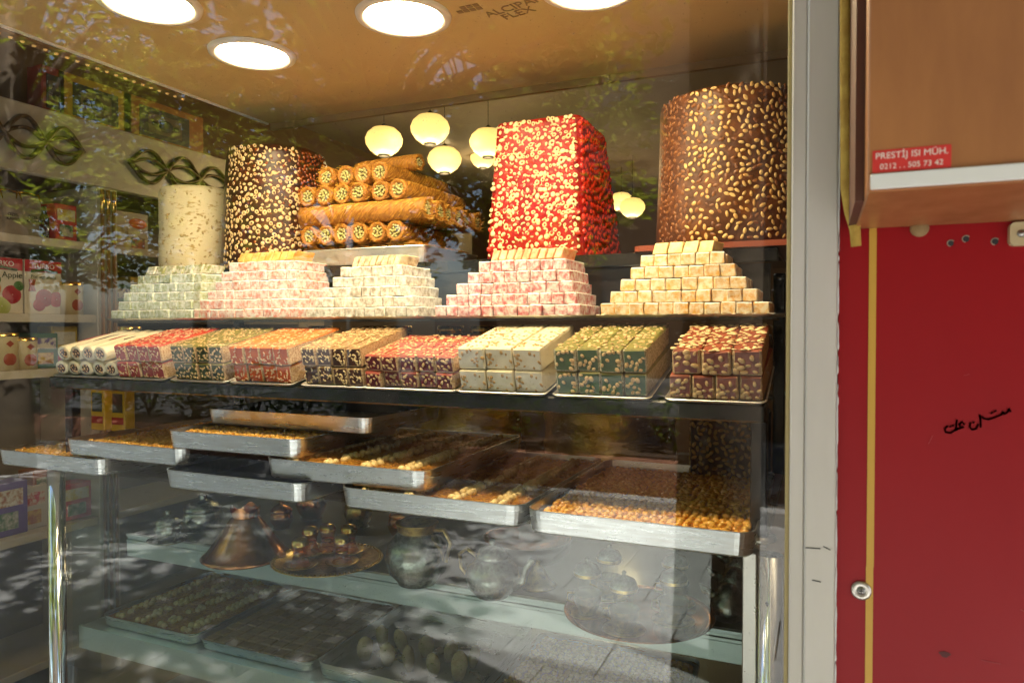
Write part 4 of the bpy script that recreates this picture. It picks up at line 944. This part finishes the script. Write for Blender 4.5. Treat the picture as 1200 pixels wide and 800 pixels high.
# gilt tray with tea glasses
p = atz(384, 659, SH); TX, TY = p.x, p.y
gt = empty('gilt_tray', T(TX,TY,SH+.0005), 'round gilt tray with beaded rim carrying tea glasses', 'tray')
MB().lathe([(.0001,.002),(.135,.002),(.150,.010),(.163,.014),(.165,.012),(.150,.006),(.13,.0),(.0001,.0)], 48).build('plate', M_brass, gt)
bd_ = MB().ell(SC(.0042,.0042,.003), 7, 4).mesh('rim_bead', M_gold)
for i in range(72): link('rim_bead', bd_, gt, T(.156*math.cos(2*PI*i/72), .156*math.sin(2*PI*i/72), .014))
for k, (u, v, l) in enumerate(((352,664,'front left'),(401,660,'front right'),(342,640,'rear left'),(384,634,'rear middle'),(424,640,'rear right'))):
    q = atz(u, v, SH+.004)
    dx_, dy_ = q.x-TX, q.y-TY; r_ = math.hypot(dx_,dy_)
    if r_ > .10: dx_, dy_ = dx_*.10/r_, dy_*.10/r_
    e = empty('tea_glass', T(TX+dx_, TY+dy_, SH+.0035), 'upturned tea glass on a gilt saucer, %s of the round tray' % l, 'glass', 'tea glasses on the gilt tray')
    MB().lathe([(.0001,.0),(.034,.001),(.050,.008),(.049,.010),(.030,.004),(.0001,.004)], 28).build('saucer', M_brass, e)
    MB().lathe([(.029,.005),(.024,.020),(.019,.040),(.022,.055),(.025,.066)], 24).build('glass_body', M_tea, e)
    MB().lathe([(.0252,.066),(.025,.076),(.019,.086),(.0001,.090)], 24).build('gilt_base', M_gold, e)
    MB().lathe([(.0195,.036),(.0200,.042)], 24).lathe([(.0292,.006),(.0288,.009)], 24).build('gilt_band', M_gold, e)
POT = [(.0001,.0),(.05,.0),(.052,.006),(.075,.03),(.085,.065),(.078,.10),(.055,.125),(.048,.13)]
e = pot('large_jug', 489, 682, [(r*1.05,z*1.1) for r,z in POT], M_pewter, 'large dark pewter jug beside the round gilt tray', 'jug')
lid(e, [(.052,.143),(.055,.150),(.058,.165),(.060,.168),(.05,.166),(.0001,.15)], M_brass, 'neck'); handle(e, [(.055,0,.15),(.085,.0,.155),(.105,0,.12),(.09,0,.07)], .006, M_brass)
e = pot('teapot', 577, 697, [(r*.86,z*.78) for r,z in POT], M_pewter, 'round bellied pewter teapot with lid, handle and spout in the centre', 'teapot')
lid(e, [(.042,.101),(.044,.105),(.034,.122),(.014,.130),(.006,.134),(.010,.142),(.006,.149),(.0001,.150)], M_pewter)
handle(e, [(-.045,0,.098),(-.075,0,.115),(-.098,0,.098),(-.092,0,.062),(-.066,0,.035)], .0055, M_brass)
MB().tube([(.060,0,.035),(.088,0,.05),(.098,0,.085),(.112,0,.108),(.122,0,.104)], [.015,.012,.009,.007,.006], 10).build('spout', M_pewter, e)
e = pot('cone_lid', 630, 686, [(.0001,.0),(.050,.0),(.052,.004),(.040,.010),(.024,.035),(.012,.056),(.006,.060),(.008,.068),(.0001,.072)], M_brass, 'small gold cone shaped lid right of the teapot', 'lid')
e = pot('copper_pan', 618, 650, [(.0001,.0),(.115,.0),(.13,.02),(.135,.055),(.14,.058),(.13,.057),(.12,.02),(.0001,.006)], M_copper, 'wide copper pan behind the teapot', 'pan')
for (u, v, s_, m, l, nm) in ((330,618,.95,M_copper,'copper bowl behind the tea glasses, left','copper_bowl'),(420,616,1.2,M_brass,'brass bowl behind the tea glasses, middle','brass_bowl'),(365,607,1.3,M_copper,'copper bowl at the back of the cabinet shelf','copper_bowl'),(472,630,1.2,M_copper,'copper bowl half hidden behind the large jug','copper_bowl')):
    e = pot(nm, u, v, [(r*s_,z*s_) for r,z in BOWL], m, l, 'bowl'); lid(e, [(r*s_,z*s_) for r,z in LID], m)
# oval tray with cup holders
p = atz(748, 722, SH); OX, OY = p.x, p.y
ot = empty('copper_tray', T(OX,OY,SH+.0005), 'round copper tray carrying three lidded glass cups, at the right', 'tray')
MB().lathe([(.0001,.002),(.150,.002),(.165,.010),(.180,.014),(.182,.012),(.165,.005),(.14,.0),(.0001,.0)], 48).build('plate', M_copper, ot)
for k, (u, v, l) in enumerate(((688,720,'left'),(731,740,'front'),(789,730,'right'),(713,700,'rear left'),(806,704,'rear right'))):
    q = atz(u, v, SH+.003); dx_, dy_ = q.x-OX, q.y-OY; r_ = math.hypot(dx_,dy_)
    if r_ > .125: dx_, dy_ = dx_*.125/r_, dy_*.125/r_
    e = empty('lidded_cup', T(OX+dx_, OY+dy_, SH+.0035), 'glass cup in engraved holder with domed lid, %s of the copper tray' % l, 'cup', 'lidded cups on the copper tray')
    MB().lathe([(.0001,.0),(.034,.001),(.050,.007),(.049,.009),(.030,.004),(.0001,.004)], 28).build('saucer', M_brass, e)
    MB().lathe([(.022,.004),(.020,.010),(.028,.020),(.034,.040),(.035,.055),(.0365,.056)], 24).build('holder', M_pewter, e)
    MB().lathe([(.020,.014),(.024,.03),(.021,.060),(.023,.085),(.026,.098)], 24).build('glass_body', M_clear, e)
    MB().lathe([(.031,.096),(.033,.099),(.033,.108),(.026,.122),(.010,.130),(.004,.133),(.006,.139),(.0001,.144)], 24).build('domed_lid', M_pewter, e)
    MB().lathe([(.0334,.099),(.0335,.106)], 24).build('brass_band', M_brass, e)
    handle(e, [(-.034,0,.050),(-.050,0,.048),(-.052,0,.030),(-.030,0,.024)], .003, M_brass)
for k, (y, l) in enumerate(((1.80,'nearest'),(1.93,'middle'),(2.08,'farthest'))):
    e = empty('pewter_bird', T(-.205,y,SH+.0005), 'dark engraved pear shaped vessel at the right end of the shelf, '+l, 'vessel', 'pear shaped vessels')
    MB().lathe([(.0001,0),(.03,.0),(.033,.006),(.045,.03),(.042,.055),(.028,.08),(.016,.095),(.0001,.10)], 24, M=SC(1,1.1,.85)).build('body', M_pewter, e)
    MB().tube([(-.035,0,.05),(-.058,0,.062),(-.07,0,.075)], [.012,.009,.003], 8).build('beak', M_pewter, e)
RN.seed(8)
# ------------------------------------------------------------------ the street side, seen as reflections in the glass, plus trees added for shade
M_bark = mat('bark', (.10,.075,.05), .85, 0, (.05,.038,.026), 14, .4, .65, bump=.8, bsc=40)
def leaf_mat(name, c, c2):
    m = bpy.data.materials.new(name); m.use_nodes = True; N = m.node_tree.nodes; L = m.node_tree.links; N.clear()
    o = N.new('ShaderNodeOutputMaterial'); d = N.new('ShaderNodeBsdfDiffuse'); t = N.new('ShaderNodeBsdfTranslucent'); mx = N.new('ShaderNodeMixShader'); mx.inputs[0].default_value = .5
    g = N.new('ShaderNodeNewGeometry'); r = N.new('ShaderNodeValToRGB'); r.color_ramp.elements[0].color = (*c,1); r.color_ramp.elements[1].color = (*c2,1)
    L.new(g.outputs['Random Per Island'], r.inputs[0]); L.new(r.outputs[0], d.inputs[0]); L.new(r.outputs[0], t.inputs[0])
    L.new(d.outputs[0], mx.inputs[1]); L.new(t.outputs[0], mx.inputs[2]); L.new(mx.outputs[0], o.inputs[0]); return m
M_leaf = leaf_mat('tree_leaves', (.17,.23,.016), (.38,.41,.05)); M_shrubleaf = leaf_mat('shrub_leaves', (.05,.09,.015), (.12,.17,.03)); M_cordy = leaf_mat('cordyline_leaves', (.22,.05,.05), (.30,.10,.08))
def leaves(b, c, R, n, s_, flat=.75):
    for _ in range(n):
        while True:
            q = Vector((RN.uniform(-1,1),RN.uniform(-1,1),RN.uniform(-1,1)))
            if .15 < q.length < 1: break
        p = Vector(c)+Vector((q.x*R,q.y*R,q.z*R*flat)); a = RN.uniform(0,6.3); t = RN.uniform(-.9,.9); k = s_*RN.uniform(.6,1.3)
        M_ = T(*p) @ RZ(a) @ RX(t) @ RY(RN.uniform(-.7,.7))
        b.add([(-k*.5,0,0),(0,-k*.28,.0),(k*.5,0,-k*.1),(0,k*.28,0)], [(0,1,2,3)], 0, M_)
def tree(x, y, h, R, lab, nl=34, n=230, ls=.22, fork=.36, tr_=.20):
    e = empty('plane_tree', T(x,y,0), lab, 'tree', 'street trees')
    tr = MB(); hb = h*fork; rr_ = tr_
    tr.tube([(0,0,0),(.04,.03,hb*.5),(.02,-.02,hb),(.1,.05,h*.6),(.05,0,h*.82)], [rr_*1.25,rr_,rr_*.85,rr_*.5,.05], 12); cl = MB()
    for k in range(nl):
        a = 2.4*k+RN.uniform(-.4,.4); t = RN.uniform(.0,1); z = hb*1.02+(h-hb)*(.08+.86*t); ro = R*math.sin(PI*min(.97,.18+.75*t))*RN.uniform(.45,1.0)
        p = (ro*math.cos(a), ro*math.sin(a), z); z0_ = hb+(z-hb)*.35
        tr.tube([(.04,.02,z0_),(p[0]*.45,p[1]*.45,(z0_+z)/2+.1),(p[0],p[1],z)], [.055,.035,.010], 6)
        leaves(cl, p, RN.uniform(.55,1.0)*R*.36, n, ls)
    tr.build('trunk', M_bark, e); c = cl.build('crown', M_leaf, e); return e
tree(-3.3,-2.7,6.6,2.3,'street tree mirrored above the pastry rolls', 38, 250, .13)
tree(-8.3,-3.0,7.2,2.6,'street tree mirrored in the left part of the window', 38, 230, .14)
tree(-13.2,-3.2,7.6,2.8,'street tree mirrored at the far left of the window', 34, 300, .17)
tree(5.9,-2.1,6.4,2.5,'tree added at the right of the street to shade the pavement', 34, 420, .13)  # added for its shadow on the pavement
tree(-.33,-.35,9.4,2.9,'tall tree added to shade the pavement, its trunk mirrored beside the right cabinet pole', 46, 330, .16, .48, .12)  # added for shade, crown kept above the mirrored view
tree(9.6,-3.2,7.4,2.8,'second tree added for shade, farther right along the street', 30, 260, .19)  # another added shade tree, outside the mirrored view
for k, (x, R_) in enumerate(((-7.0,3.6),(-12.0,3.8),(-17,3.8),(-22,3.8),(-27,3.8))): tree(x,-12.5-RN.uniform(0,2),10.5,R_,'tree across the road, %s from the right' % ORD[k], 32, 230, .3, .25)
tree(3.6,-5.6,11.5,3.4,'tall kerbside tree added to shade the road, nearer one', 40, 260, .24, .52)  # this and the next added to darken the road, crowns above the mirrored view
tree(9.4,-5.8,11.5,3.4,'tall kerbside tree added to shade the road, farther one', 40, 260, .24, .52)
tree(-.6,-8.8,12.0,3.4,'tall tree added to shade the asphalt beyond the kerb', 40, 240, .26, .52)  # also added to keep the mirrored asphalt dark
# planter with shrubs at the kerb
pl_ = empty('planter_bed', T(-7.2,-4.7,0), 'long low planter bed by the kerb, mirrored under the black beam', 'planter')
MB().box(-6,6.5,-.4,.4,.0,.42,.02).build('planter_wall', mat('terracotta',(.30,.13,.075),.8,0,(.24,.10,.06),8), pl_)
MB().box(-5.9,6.4,-.34,.34,.421,.44).build('soil', mat('soil',(.06,.035,.02),.9), pl_)
for k in range(14):
    x = -12.6+k*.88; e = empty('shrub', T(x,-4.7+RN.uniform(-.1,.1),.44), '%s shrub from the left in the kerbside planter' % ORD[k], 'shrub', 'shrubs in the planter')
    s_ = RN.uniform(.32,.5); b = MB(); leaves(b, (0,0,s_*.9), s_, 420, .085, .95); b.build('crown', M_shrubleaf, e)
    b = MB()
    for q in range(5): a = q*1.3; b.tube([(0,0,0),(.1*math.cos(a),.1*math.sin(a),s_*.7),(.25*s_*math.cos(a),.25*s_*math.sin(a),s_*1.4)], [.016,.011,.004], 6)
    b.build('stem', M_bark, e)
for k, x in enumerate((-9.6,-8.4)):
    e = empty('cordyline', T(x,-4.45,.44), ('pinkish spiky cordyline in the planter, left' if k == 0 else 'pinkish spiky cordyline in the planter, right'), 'plant', 'cordylines')
    b = MB()
    for q in range(34):
        a = q*2.399; t = RN.uniform(.5,1.25); l = RN.uniform(.4,.62)
        p0, p1, p2_ = Vector((0,0,.05)), Vector((math.cos(a)*l*.45*math.cos(t),math.sin(a)*l*.45*math.cos(t),.05+l*.6*math.sin(t))), Vector((math.cos(a)*l*math.cos(t),math.sin(a)*l*math.cos(t),.05+l*math.sin(t)*.9))
        n = Vector((-math.sin(a),math.cos(a),0))*.018
        b.add([p0-n*.6,p0+n*.6,p1+n,p2_,p1-n], [(0,1,2,4),(4,2,3)])
    b.build('crown', M_cordy, e)
# building across the road, made tall and dark to block the mirrored sky
fb = empty('street_building', T(0,-21,0), 'dark brown building across the road, made tall to block the mirrored sky', 'building')
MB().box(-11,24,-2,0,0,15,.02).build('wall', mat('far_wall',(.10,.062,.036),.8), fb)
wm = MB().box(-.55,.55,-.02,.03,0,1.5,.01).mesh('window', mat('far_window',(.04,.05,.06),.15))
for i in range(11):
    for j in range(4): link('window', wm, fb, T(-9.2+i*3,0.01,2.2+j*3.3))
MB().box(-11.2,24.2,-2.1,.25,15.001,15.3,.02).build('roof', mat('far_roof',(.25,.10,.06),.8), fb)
